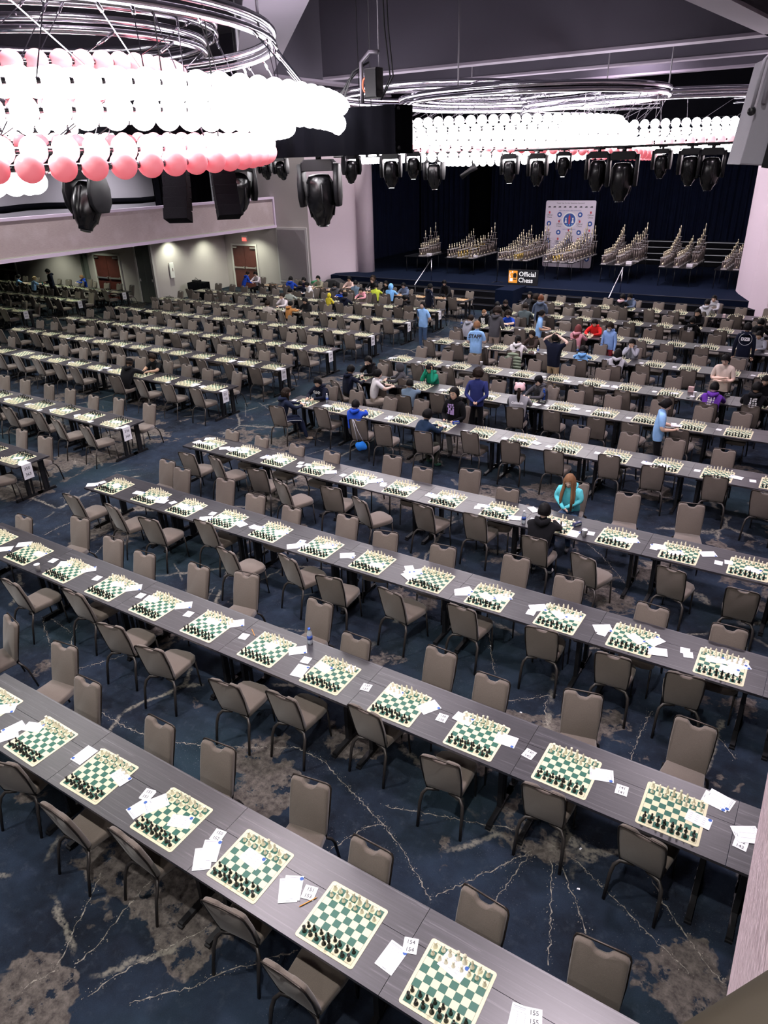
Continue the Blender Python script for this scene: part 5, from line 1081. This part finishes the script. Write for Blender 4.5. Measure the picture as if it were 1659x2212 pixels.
        h.tube([c + Vector((.075, .085, -.01)), c + Vector((.095, .02, .02)), c + Vector((.075, -.06, .015)), c + Vector((0, -.10, -.01)), c + Vector((-.075, -.06, .015)), c + Vector((-.095, .02, .02)), c + Vector((-.075, .085, -.01))], [.016, .034, .044, .052, .044, .034, .016], 8)
        h.obj('hood', cm('hoodpink', (.62, .42, .46)) if 'hoodp' in o else cm(top, CO[top]), root)
    # face details for figures looking this way
    d2 = depth(x, y, 1); ca = math.cos(math.radians(face))
    if ca < .3:
        for s in (-1, 1):
            e = MB(); e.ball(hp((s * .030, .080, .008)), .0125, 8, 6); e.cur = 1; e.ball(hp((s * .030, .0905, .006)), .0065, 6, 5); e.obj('eye', [M_('eye_white', (.6, .58, .56), .3), INK], root)
        e = MB(); e.tube([hp((-.022, .083, -.062)), hp((0, .0905, -.060)), hp((.022, .083, -.062))], [.003, .0055, .003], 5); e.obj('mouth', M_('lips', (.35, .12, .11), .5), root)
        e = MB(); [e.tube([hp((s * .016, .089, .031)), hp((s * .046, .080, .029))], .004, 4) for s in (-1, 1)]; e.obj('eyebrows', HMt if style not in ('hood', 'hoodup') else INK, root)
    if 'glasses' in o:
        e = MB()
        for s in (-1, 1): e.tube([hp((s * .032 + .022 * math.cos(t_ * PI / 4), .100, .006 + .017 * math.sin(t_ * PI / 4))) for t_ in range(9)], .0022, 4)
        e.tube([hp((-.01, .102, .008)), hp((.01, .102, .008))], .002, 4); e.obj('glasses', BLACKP, root)
    if 'mask' in o: e = MB(); e.smooth = True; e.prism([(-.05, -.09), (.05, -.09), (.06, -.03), (0, -.012), (-.06, -.03)], .088, .108, .004); e.v = [tuple(hp(v)) for v in e.v]; e.obj('face_mask', WHITE, root)
    back = ca > .2
    ys = -1 if back else 1; c = up(.33); tilt = math.atan2(lean * 2, 1)
    def onchest(dz, dy=.0): 
        p = up(.36 + dz); return Vector((0, p.y + ys * (.142 + dy), p.z))
    rot = (PI / 2 + (tilt if back else -tilt) * -1, 0, 0) if back else (PI / 2 - tilt, 0, PI)
    rot = (PI / 2 - tilt, 0, 0) if back else (PI / 2 + tilt, 0, PI)
    if 'txt' in o:
        m = INK if o['txt'] == 'STAFF' else WHITE
        text(o['txt'], {'STAFF': .13, 'GAP': .11, 'DZB': .10, 'California': .065}[o['txt']], m, root, onchest(.02, .006), rot, 'shirt_lettering', bold=.006)
        if o['txt'] == 'DZB':
            e = MB(); p = onchest(.02, .008); R_ = Matrix.Rotation(-tilt, 3, 'X'); e.tube([p + R_ @ Vector((.145 * math.cos(k_ * PI / 12), 0, .145 * math.sin(k_ * PI / 12))) for k_ in range(25)], .004, 4); e.obj('ring_print', WHITE, root)
    if 'print' in o:
        e = MB(); pc = {'white': (.7, .7, .72), 'purple': (.42, .30, .60), 'black': (.01, .01, .012)}[o['print']]
        for k_ in range(5):
            for s in (-1, 0, 1):
                p = onchest(-.10 + k_ * .045, .004); w_ = rnd.uniform(.012, .03); h_ = rnd.uniform(.012, .022); u = s * .05 + rnd.uniform(-.01, .01)
                e.box((p.x + u, p.y - ys * .25 * u * u * 6, p.z), (w_ * 1.6, .006, h_ * 2))
        e.obj('chest_print', M_('print_%s' % o['print'], pc, .7), root)
    if 'sidestripe' in o:
        for s in (-1, 1):
            e = MB(); 
            if sit: e.tube([(s * .165, .05, .52), (s * .185, .25, .53), (s * .175, .43, .50), (s * .19, .47, .3), (s * .22, .52, .12)], .006, 4)
            else: e.tube([up(.42) + Vector((s * .21, -.02, 0)), up(.42) + Vector((s * .245, -.0, -.2)), up(.42) + Vector((s * .25, .03, -.42))], .01, 4)
            e.obj('side_stripe', WHITE, root)
    if bot == 'plaid':
        e = MB(); [e.tube([(s * .10 + .064 * math.cos(k_ * PI / 4), .02 + .064 * math.sin(k_ * PI / 4), z_) for k_ in range(9)], .004, 4) for s in (-1, 1) for z_ in (.25, .35, .55, .65)]; e.obj('plaid_bands', BLACKP, root)
    return root
for i_, P_ in enumerate(PEOPLE): person(i_, *P_)
# bag on the back of the royal blue hoodie player's chair, puffer jacket, held papers
t = thing('string_bag', 'bright blue string bag hanging on the chair behind the royal blue hoodie', 'bag', (-8.15, 11.80, .0), .3)
q = MB(); q.ball((0, 0, .36), .13, 14, 9, (1.0, .5, .8)); q.v = [(x_ * (1 + .6 * max(0, (.40 - z_))), y_, z_ + .05 * math.sin(x_ * 40) * .3) for x_, y_, z_ in q.v]; q.obj('pouch', cm('bagblue', (.02, .17, .62)), t); q = MB(); q.tube([(-.07, -.02, .48), (-.12, .0, .7), (-.17, .0, .95)], .010, 5); q.tube([(.06, -.02, .48), (-.06, .0, .7), (-.15, .0, .95)], .008, 5); q.obj('strap', cm('lgrey', CO['lgrey']), t)
def puffer(px, py, z, rz, lab, col):
    p = at(px, py, z); t = thing('puffer_jacket', lab, 'jacket', (p.x, p.y, 0), rz)
    q = MB()
    for k in range(6):
        for s in (-1, 1): q.tube([(s * .02, 0, .42 + k * .085), (s * .12, -.01, .43 + k * .085), (s * .23, .03, .42 + k * .08)], [.035, .05, .035], 8)
    q.obj('quilted_panels', cm('puff_%d' % (col[1] * 100), col), t); q = MB(); q.tube([(-.15, .02, .93), (0, -.03, .96), (.15, .02, .93)], [.03, .045, .03], 8); q.obj('collar', cm('puff_%d' % (col[1] * 100), col), t)
puffer(1107, 790, .62, .1, 'pale green quilted puffer jacket over the chair of the white hoodie girl', (.27, .33, .24))
t = thing('score_sheet', 'white papers held by the standing woman in the light blue tee', 'paper', (-2.25, 14.0, 1.10), .3, None, SM['slip'])
# chandeliers ------------------------------------------------------------------
def globe_mat(name, col, e, base):
    m = M_(name, base, .35, emit=e, ecol=col); return m
GW = globe_mat('globe_white', (1.0, .965, .99), GLOBE_POWER, (.9, .9, .9))
GP = globe_mat('globe_pink', (1.0, .10, .14), .55, (.90, .52, .57))
GM = globe_mat('globe_blush', (1.0, .45, .52), 1.3, (.92, .78, .8))
def globe_mesh(m, sub):
    bm = bmesh.new(); bmesh.ops.create_icosphere(bm, subdivisions=sub, radius=.13); me = bpy.data.meshes.new('globe'); bm.to_mesh(me); bm.free(); me.materials.append(m)
    me.polygons.foreach_set('use_smooth', [True] * len(me.polygons)); return me
GMESH = {(k, s): globe_mesh(m, s) for k, m in (('w', GW), ('p', GP), ('m', GM)) for s in (2, 3)}
qc = MB(); qc.lathe([(.03, -.035), (.034, -.02), (.034, .02), (.03, .035)], 10); qc.v = [(v[2], v[1], v[0]) for v in qc.v]; CONN = qc.mesh('connector', M_('dark_chrome', (.25, .23, .25), .2, 1))
def ringpt(c, r, a, tx, ty): return Vector((c[0] + r * math.cos(a), c[1] + r * math.sin(a), c[2] + tx * r * math.cos(a) + ty * r * math.sin(a)))
def chandelier(label, cx, cy, rings, tubes, ctop, sub, drops=18):
    t = thing('globe_chandelier', label, 'chandelier', (cx, cy, 0), 0, 'ring chandeliers of glass globes'); cnt = 0
    def rel(v): return Vector((v.x - cx, v.y - cy, v.z))
    for (x, y, z, r, tx, ty, kind) in rings:
        n = int(2 * PI * r / .285)
        for k in range(n):
            a = 2 * PI * k / n; p = ringpt((x, y, z), r, a, tx, ty)
            if not seen(p.x, p.y, p.z, 90): continue
            kd = kind if len(kind) == 1 else kind[int(k / n * len(kind)) % len(kind)]
            o = link('globe', GMESH[(kd, sub)], t, rel(p)); cnt += 1
            p2 = ringpt((x, y, z), r, a + PI / n, tx, ty); c_ = link('connector', CONN, t, rel(p2)); c_.rotation_euler = (0, 0, a + PI / n + PI / 2)
    for (x, y, z, r, rt) in tubes:
        q = MB(); 
        for dz in (0, .14): q.tube([rel(Vector((x + r * math.cos(a * PI / 32), y + r * math.sin(a * PI / 32), z + dz))) for a in range(65)], rt, 8, cap=False)
        q.obj('ring_tube', CHROME, t)
    for i_, (x, y, z, r, tx, ty, kind) in enumerate(rings):
        for k in range(drops):
            a = 2 * PI * (k + .3 * i_) / drops; p = ringpt((x, y, z), r, a, tx, ty); R_ = min(tubes, key=lambda s: abs(s[3] - r)); b0 = Vector((R_[0] + R_[3] * math.cos(a + .12 * (-1) ** k), R_[1] + R_[3] * math.sin(a + .12 * (-1) ** k), R_[2]))
            if not (seen(p.x, p.y, p.z, 90) or seen(b0.x, b0.y, b0.z, 90)): continue
            q = MB(); q.tube([rel(p), rel(b0)], .008 if sub == 3 else .005, 4); q.tube([rel(b0), rel(b0.lerp(p, .12))], .022 if sub == 3 else .012, 6); q.obj('hanger_cable', CHROME if sub == 3 else M_('dull_steel', (.10, .09, .11), .5, .6), t)
    for k in range(3):
        a = k * PI / 1.5 + .4; R_ = tubes[0]; q = MB(); q.tube([(R_[0] - cx + R_[3] * math.cos(a), R_[1] - cy + R_[3] * math.sin(a), R_[2]), (R_[0] - cx + R_[3] * math.cos(a), R_[1] - cy + R_[3] * math.sin(a), ctop)], .02, 5); q.obj('suspension_rod', M_('dull_steel', (.10, .09, .11), .5, .6), t)
    return cnt
chandelier('large near chandelier of white and coral globes under curved chrome rings', -10.5, 7.0, [
    (-9.35, 6.05, 6.06, 3.2, -.055, .03, 'p'), (-11.0, 7.0, 6.34, 5.0, .05, .0, 'w'), (-11.0, 7.0, 6.12, 4.95, .05, .0, 'w'), (-11.0, 7.2, 6.52, 4.6, .02, .0, 'w'),
    (-11.5, 7.0, 6.92, 3.0, .04, .05, 'p'), (-10.3, 6.8, 6.58, 3.9, 0, 0, 'w'), (-10.0, 6.5, 6.30, 3.7, 0, 0, 'w'), (-9.7, 6.3, 6.16, 3.3, -.04, .02, 'm'), (-8.9, 4.3, 5.73, 1.4, 0, 0, 'w')],
    [(-10.5, 6.5, 7.3, 4.0, .055), (-12.0, 9.0, 7.6, 2.4, .055), (-13.0, 9.5, 8.0, 3.0, .055)], 10.8, 3, 9)
chandelier('middle chandelier of white and coral globes hanging before the stage', -10.5, 22.6, [
    (-10.5, 22.5, 6.72, 4.0, 0, 0, 'w'), (-10.7, 22.6, 6.50, 4.5, .0, .0, 'w'), (-10.9, 23.2, 6.30, 4.9, -.03, -.01, 'w'), (-11.0, 24.0, 6.08, 5.3, -.05, -.03, 'p'), (-11.6, 28.0, 5.88, 2.9, .0, .05, 'w'), (-10.9, 22.0, 5.92, 3.4, .0, .0, 'w'), (-12.2, 20.5, 6.4, 3.0, .0, .0, 'w')],
    [(-9.0, 22.5, 7.3, 3.8, .07), (-12, 22.5, 7.6, 3.2, .06), (-9.8, 22.8, 7.5, 2.6, .05)], 10.8, 2, 14)
chandelier('farthest chandelier of small looking white and blush globes above the stage front', -6.0, 28.5, [
    (-7.0, 28.6, 6.62, 4.6, .0, .0, 'w'), (-7.2, 28.4, 6.40, 5.0, .0, .0, 'w'), (-6.9, 28.4, 6.16, 4.9, .0, .0, 'm'), (-6.9, 28.4, 5.95, 4.4, .0, .0, 'w')],
    [(-6.6, 28.5, 7.25, 4.8, .06), (-6.2, 28.5, 7.4, 3.4, .05)], 10.8, 2, 12)
# moving head stage lights -----------------------------------------------------
PIPES = {9.9: 5.95, 15.0: 6.05, 19.5: 5.98}
def moving_head(px, Y, lab, s=1.0, tilt=0, yaw=0, dz=0):
    v = RX * ((px - 829.5) / FPX) - UP * ((380 - 1106) / FPX) + FW; v = v * (Y / v.y); p = Vector((v.x, Y, PIPES[Y] - .34 * s + dz))
    t = thing('moving_head_light', lab, 'stage light', p, yaw, 'moving head stage lights'); t.scale = (s, s, s)
    q = MB(); q.prism([(-.17, .19), (.17, .19), (.17, .27), (.14, .30), (-.14, .30), (-.17, .27)], -.12, .12, .015); q.obj('base', BLACKP, t)
    q = MB(); q.tube([(0, 0, .29), (0, 0, .345)], .03, 8); q.tube([(-.10, 0, .34), (.10, 0, .34)], .015, 6); q.obj('clamp', BLACKM, t)
    for sd in (-1, 1):
        q = MB(); q.smooth = True; q.prism([(-.10, .26), (.10, .26), (.15, .08), (.14, -.06), (.08, -.15), (-.08, -.15), (-.14, -.06), (-.15, .08)], sd * .165, sd * .215, .012)
        q.v = [(v_[1], v_[0], v_[2]) for v_ in q.v]; q.f = [tuple(reversed(f)) for f in q.f]; q.obj('yoke_arm', BLACKP, t)
    h = MB(); h.lathe([(.02, .16), (.11, .15), (.145, .09), (.155, -.02), (.15, -.14), (.12, -.24), (.08, -.30), (.075, -.33), (.06, -.335)], 10, (0, 0, 0), 1, 1.05); M = Matrix.Rotation(tilt, 4, 'X'); h.v = [tuple(M @ Vector(v_)) for v_ in h.v]; hd = h.obj('head', M_('gloss_black', (.005, .005, .006), .25), t)
    q = MB()
    for k in range(5): a = k * 2 * PI / 5; q.tube([M @ Vector((.148 * math.cos(a), .155 * math.sin(a), .09)), M @ Vector((.160 * math.cos(a), .166 * math.sin(a), -.06)), M @ Vector((.125 * math.cos(a), .13 * math.sin(a), -.24))], .009, 5)
    q.obj('cooling_rib', BLACKP, hd); q = MB(); q.lathe([(.06, -.345), (.055, -.35), (.001, -.352)], 14); q.v = [tuple(M @ Vector(v_)) for v_ in q.v]; q.obj('lens', M_('lens', (.03, .03, .04), .05), hd)
for a in ((690, 9.9, 'big black moving head light hanging beside the lilac wall', 1.5, .15, .45), (180, 9.9, 'black moving head light under the coral globes in front of the balcony', 1.8, -.35, .1), (512, 9.9, 'black moving head light beside the second line array speaker', 1.35, .5, 1.0),
          (845, 15.0, 'long black moving head light below the skirted truss corner', 1.1, .05, .4), (893, 15.0, 'small moving head light right of the skirted truss', .85, .1, .5), (760, 15.0, 'moving head light by the bright lamp on the truss', .95, .2, 1.0), (608, 15.0, 'small spotlight at left end of the truss', .85, .6, .3),
          (938, 19.5, 'square-bodied moving light left of the middle chandelier', 1.3, .1, .2), (1100, 19.5, 'small moving light behind the lower globes, left', 1.1, .1, .2), (1160, 19.5, 'moving light with pale label under the middle chandelier', 1.2, 0, .2), (1215, 19.5, 'faint moving light under the middle chandelier, right', .9, .1, .3), (1290, 19.5, 'moving head light left of the largest stage-side moving light', 1.4, 0, .2), (1343, 19.5, 'largest moving head light hanging in front of the stage', 1.75, 0, .2), (1425, 19.5, 'small moving light right of the largest stage-side one', 1.0, 0, 0), (1487, 19.5, 'dark moving head light with open yoke near right speaker', 1.25, .2, 0), (1532, 19.5, 'pale sided moving head light next to the right speaker', 1.4, 0, .2), (575, 15.0, 'spotlight in the gap left of the lilac wall', .8, .4, .3)): moving_head(*a)
q = MB(); v = RX * ((1020 - 829.5) / FPX) - UP * ((368 - 1106) / FPX) + FW; v = v * (19.5 / v.y); p = Vector((v.x, 19.5, 5.62))
t = thing('profile_spotlight', 'tilted profile spotlight under the left of the middle chandelier', 'stage light', p, .5); q.tube([(-.3, 0, -.22), (-.1, 0, -.08), (.1, 0, .05)], [.07, .06, .10], 10); q.obj('barrel', BLACKP, t); q = MB(); q.tube([(0, 0, 0), (0, 0, .37)], .015, 5); q.tube([(-.06, .1, 0), (0, .1, .2), (.06, .1, 0)], .012, 5); q.obj('yoke', BLACKM, t)
# bright lamp on the truss
v = RX * ((805 - 829.5) / FPX) - UP * ((345 - 1106) / FPX) + FW; v = v * (15 / v.y); p = Vector((v.x, 15, 5.98))
t = thing('flood_lamp', 'small glaring white flood lamp on the truss underside', 'lamp', p, .5); q = MB(); q.bx(-.16, .16, -.04, .04, -.05, .05); q.obj('housing', BLACKP, t); q = MB(); q.bx(-.09, .09, -.05, -.04, -.03, .03); q.obj('lit_face', M_('lamp_face', (1, 1, 1), .5, emit=14), t)
# skirted truss ----------------------------------------------------------------
t = thing('lighting_truss', 'aluminium lighting truss wrapped in a long black velour skirt', 'truss', (0, 0, 0))
for k, (p0, p1, wd) in enumerate((((-15.5, 9.9), (-5.85, 9.9), .45), ((-5.8, 10.1), (-7.6, 17.6), .5))):
    p0 = Vector((*p0, 0)); p1 = Vector((*p1, 0)); d = (p1 - p0); L = d.length; d.normalize(); nn = Vector((-d.y, d.x, 0)) * wd / 2
    if k == 1: continue
    for sd in (-1, 1):
        o = drape([tuple((p0 + nn * sd).xy), tuple((p1 + nn * sd).xy)], 5.93, 6.54, .02, .5, VELOUR, 'skirt'); o.parent = t
    o = drape([tuple((p1 + nn).xy), tuple((p1 - nn).xy)], 5.93, 6.54, .02, .5, VELOUR, 'skirt'); o.parent = t
    q = MB()
    for z in (6.0, 6.5):
        for sd in (-.6, .6): q.tube([p0 + nn * sd + Vector((0, 0, z)), p1 + nn * sd + Vector((0, 0, z))], .025, 6)
    for i in range(20):
        a = p0 + d * L * i / 20; q.tube([a + nn * .6 + Vector((0, 0, 6.5 if i % 2 else 6.0)), a + d * L / 20 - nn * .6 + Vector((0, 0, 6.0 if i % 2 else 6.5))], .014, 5)
    q.tube([p0 + Vector((0, 0, 5.96)), p1 + Vector((0, 0, 5.96))], .03, 6)
    q.obj('truss_frame', BLACKM, t)
q = MB(); q.bx(-15.5, -5.87, 9.7, 10.1, 6.50, 6.53); q.obj('truss_cover', VELOUR, t)
t = thing('chain_hoist', 'dark chain hoist with orange hook holding up the skirted truss', 'hoist', (-6.35, 9.9, 6.6))
q = MB(); q.prism([(-.09, .05), (.11, .05), (.11, .42), (-.09, .42)], -.1, .1, .02); q.obj('motor', BLACKP, t)
q = MB(); q.tube([(-.2, 0, 0), (-.2, 0, .5), (-.05, 0, .62), (.1, 0, .6)], .03, 8); q.tube([(.1, 0, .4), (.1, 0, 4.1)], .008, 5); q.obj('sling', M_('dull_steel', (.10, .09, .11), .5, .6), t)
q = MB(); q.tube([(-.12 + .05 * math.cos(a * .6), -.02, .22 + .09 * math.sin(a * .6)) for a in range(11)], .012, 6); q.obj('hook', M_('hook_orange', (.7, .12, .05), .4), t)
q = MB(); [q.tube([(-.1 - .07 * k, .05, .5 - .02 * k), (-.35 - .08 * k, .0, .40 - .1 * k), (-.55 - .1 * k, 0, .02)], .014, 5) for k in range(3)]; [q.tube([(.12 + .03 * k, 0, 4.15), (.2 + .06 * k, 0, .9), (.28 + .05 * k, 0, .3), (.12, 0, .02)], .011, 5) for k in range(2)]; q.obj('power_cable', BLACKP, t)
for yy_, x0_, x1_, lb_ in ((19.5, -14, .1, 'black lighting pipe across the stage front behind the globes'), (15.0, -14.5, -8.7, 'black lighting pipe behind the skirted truss')):
    q = MB(); zz_ = PIPES[yy_]; q.tube([(x0_, yy_, zz_ + .03), (x1_, yy_, zz_ + .03)], .03, 6)
    for x_ in (x0_ + 1, x1_ - 1): q.tube([(x_, yy_, zz_ + .03), (x_, yy_, 10.79)], .012, 4)
    o = q.obj('lighting_pipe', BLACKM); o['label'] = lb_; o['category'] = 'pipe'
# loudspeakers -----------------------------------------------------------------
def line_array(px, py, d, lab, rz):
    v = RX * ((px - 829.5) / FPX) - UP * ((py - 1106) / FPX) + FW; p = Vector((0, 0, CAM_Z)) + v * d; t = thing('line_array_speaker', lab, 'loudspeaker', p, rz, 'line array speakers')
    t.scale = (.8, .8, .8)
    for k in range(5):
        q = MB(); a = k * .07; q.prism([(-.17, -.075), (.17, -.075), (.17, .072), (-.17, .072)], -.12 - .02 * k, .10, .006); M = Matrix.Translation((0, -.03 * k * k * .3, -.15 * k + .35)) @ Matrix.Rotation(-a, 4, 'X'); q.v = [tuple(M @ Vector(u)) for u in q.v]; q.obj('cabinet', M_('speaker_black', (.005, .005, .007), .9, bump=.3, nscale=200, spec=.1), t)
    q = MB(); q.tube([(0, 0, .4), (0, 0, 5)], .01, 4); q.obj('hanger_cable', BLACKM, t)
line_array(387, 425, 8.2, 'left black line array speaker in front of the balcony fascia', .55); line_array(486, 420, 8.6, 'right black line array speaker in front of the balcony fascia', .9)
v = RX * ((1650 - 829.5) / FPX) - UP * ((235 - 1106) / FPX) + FW; p = Vector((0, 0, CAM_Z)) + v * 4.6
t = thing('hanging_loudspeaker', 'grey sided loudspeaker with black grille hanging at the top right', 'loudspeaker', p, .35)
q = MB(); q.prism([(-.13, -.32), (.16, -.34), (.19, .30), (-.06, .27)], -.2, .2, .01); q.obj('cabinet', M_('speaker_grey', (.22, .21, .25), .6, bump=.25, nscale=160), t)
q = MB(); q.prism([(0, -.34), (.42, -.40), (.42, .34), (.06, .30)], -.215, -.2, .004); q.obj('grille', BLACKP, t)
q = MB(); q.tube([(-.12, -.22, .0), (-.10, -.24, .25), (.02, -.1, .36), (.06, 0, .6)], .018, 8, flat=.6); q.tube([(-.06, -.22, .02), (-.05, -.24, .22), (.05, -.2, .33)], .014, 8); q.obj('bracket', M_('speaker_grey', (.22, .21, .25)), t); q = MB(); q.ball((-.12, -.22, -.02), .026, 10, 8); q.obj('swivel_ball', BLACKP, t)
# trophies ---------------------------------------------------------------------
GOLD = M_('gold_figure', (.70, .60, .44), .32, .85); MARB = M_('trophy_marble', (.36, .33, .34), .3); COLM = M_('trophy_column', (.16, .125, .12), .3, .5, noise=.6, nscale=60); GCOL = M_('trophy_gold_column', (.50, .34, .10), .3, .7)
def trophy_mb(hh, style):
    q = MB(); n = 3 if hh > 1.0 else 2; w_ = .11 if hh < 1 else .15
    q.cur = 0; q.box((0, 0, .02), (w_ * 2, w_ * 1.3, .04)); ch = hh * (.42 if hh > .8 else .5); q.cur = 1
    for sx_ in ((-1, 1) if hh < .8 else (-1, 0, 1)):
        q.tube([(sx_ * w_ * .68, 0, .04), (sx_ * w_ * .68, 0, .04 + ch)], .030, 6)
    q.cur = 0; q.box((0, 0, .05 + ch), (w_ * 1.9, w_ * 1.1, .02)); q.cur = 2; q.lathe([(.02, .06), (.045, .10), (.02, .15), (.001, .17)], 6)
    z = .06 + ch
    if hh > .8:
        q.cur = 1; q.tube([(-.05, 0, z), (-.05, 0, z + hh * .2)], .026, 5); q.tube([(.05, 0, z), (.05, 0, z + hh * .2)], .026, 5); z += hh * .2; q.cur = 0; q.box((0, 0, z), (w_ * 1.2, w_ * .8, .018))
    q.cur = 2; r = hh - z; q.lathe([(.03, z), (.012, z + r * .15), (.032, z + r * .35), (.036, z + r * .5), (.015, z + r * .62), (.02, z + r * .72), (.026, z + r * .82), (.02, z + r * .95), (.001, z + r)], 7)
    return q
TRM = {}
def trophy(x, y, z, hh, gold, lab, grp):
    k = (round(hh, 1), gold)
    if k not in TRM: TRM[k] = trophy_mb(k[0], 0).mesh('trophy', [MARB, GCOL if gold else COLM, GOLD])
    thing('trophy', lab, 'trophy', (x, y, z), 0, grp, TRM[k])
TD = [(-18.99, -17.66, 2.4, [(.9, 11, .62, .8, 0), (.55, 3, 1.15, 1.35, 0)]), (-16.75, -15.2, 2.9, [(.2, 11, .55, 1.1, 0), (.75, 9, .55, .85, 1), (1.35, 8, .7, 1.35, 0)]), (-14.08, -12.55, 3.0, [(.15, 12, .5, 1.15, 0), (.55, 10, .55, 1.3, 0), (.95, 12, .5, .75, 1), (1.4, 8, .9, 1.4, 0)]), (-11.8, -10.45, 3.4, [(.1, 13, .5, 1.2, 0), (.5, 10, .5, .7, 1), (.85, 11, .55, 1.35, 0), (1.25, 8, .8, 1.3, 0)]), (-9.27, -7.95, 3.0, [(.15, 13, .55, 1.45, 0), (.75, 11, .6, 1.05, 0), (1.15, 5, 1.1, 1.5, 0)]), (-6.85, -5.5, 3.0, [(.15, 12, .55, 1.45, 0), (.7, 10, .55, 1.0, 0), (1.15, 5, 1.0, 1.5, 0)]), (-4.69, -3.5, 3.0, [(.35, 7, .5, .95, 0), (.8, 6, .9, 1.5, 0)])]
for ti, (x0, x1, dy, rows_) in enumerate(TD):
    tn = NTH[ti]; z = SZ + .75; y0 = 32.0
    t = thing('trophy_table', 'black topped folding table on the stage, %s trophy table from the left' % tn, 'table', ((x0 + x1) / 2, y0 + dy / 2, SZ), 0, 'trophy tables on the stage')
    q = MB(); q.box((0, 0, .735), (x1 - x0, dy, .03)); q.obj('tabletop', M_('trophy_tabletop', (.012, .012, .015), .25), t)
    for sx_ in (-1, 0, 1):
        for sy_ in (-.46, 0, .46): q = MB(); q.tube([(sx_ * (x1 - x0) * .45, dy * sy_, 0), (sx_ * (x1 - x0) * .45, dy * sy_, .72)], .014, 5); q.obj('leg', BLACKM, t)
    for ri, (dx, n, h0, h1, gold) in enumerate(rows_):
        for k in range(n):
            u = k / max(1, n - 1); hh = h0 + (h1 - h0) * (u ** 2.2)
            big = n <= 5; yy = y0 + .12 + (dy - .3) * (u if not big else .5 + .5 * u)
            if ti == 0 and ri == 0: yy = y0 + .1 + (dy - .6) * u
            trophy(x0 + dx, yy, z, hh, gold, '%s trophy, %s from front in %s file, %s trophy table' % ('gold-columned' if gold else 'dark-columned', NTH[k], NTH[ri], tn), 'trophies on the %s stage table' % tn)
    if ti not in (2, ):
        t = thing('medal_box', 'small white box among the trophies on the %s trophy table' % tn, 'box', (x1 - .2, y0 + .5, z), 0, None); q = MB(); q.prism([(-.12, 0), (.12, 0), (.12, .11), (-.12, .11)], -.08, .08, .008); q.obj('carton', M_('carton_white', (.6, .56, .62), .6), t)
# odds and ends by the left of the stage
for x, y, z, wd, dd, hh, col, lab, nm in ((-18.9, 29.2, 0, .9, .5, .55, (.62, .60, .64), 'white box on the floor at the left end of the stage steps', 'storage_box'), (-22.0, 28.6, 0, .5, .5, .8, (.02, .20, .07), 'dark green bag beside the player in olive', 'bag'), (-21.2, 29.0, 0, 1.2, .5, .85, (.012, .012, .015), 'pile of black bags against the lilac wall', 'bag')):
    q = MB(); q.smooth = nm == 'bag'; q.prism([(-wd / 2, 0), (wd / 2, 0), (wd / 2 * .97, hh * .8), (wd * .2, hh), (-wd * .25, hh * .95), (-wd / 2 * .97, hh * .7)] if nm == 'bag' else [(-wd / 2, 0), (wd / 2, 0), (wd / 2, hh), (-wd / 2, hh)], -dd / 2, dd / 2, .06 if nm == 'bag' else .01)
    o = q.obj(nm, M_(nm + '_%d' % (col[1] * 100), col, .7)); o.location = (x, y, z); o['label'] = lab; o['category'] = nm.split('_')[-1]
t = thing('lectern', 'black lectern shape draped dark at the foot of the stage block', 'lectern', (-14.0, 28.0, 0)) if False else None
for k in range(7):
    p = ((-.9, 4.35), (-1.0, 4.75), (-.55, 4.95), (-3.0, 7.2), (-6.0, 7.5), (-8.8, 9.0), (-2.2, 6.2))[k]
    q = MB(); q.add([(0, 0, 0), (.03, .005, .001), (.025, .02, .004), (.004, .016, .001)], [(0, 1, 2, 3)]); o = q.obj('paper_scrap', WHITE); o.location = (p[0], p[1], .004); o.rotation_euler = (0, 0, k); o['label'] = 'tiny white paper scrap on the carpet ' + ('near the carpet burst behind nearest row', 'under the second row, left of the burst', 'below the second right-block row chairs', 'left of the bottle, beyond second row', 'beyond the second row in the middle', 'near the aisle end of the third row', 'between second and third rows on the right')[k]; o['category'] = 'litter'; o['group'] = 'paper scraps on the carpet'
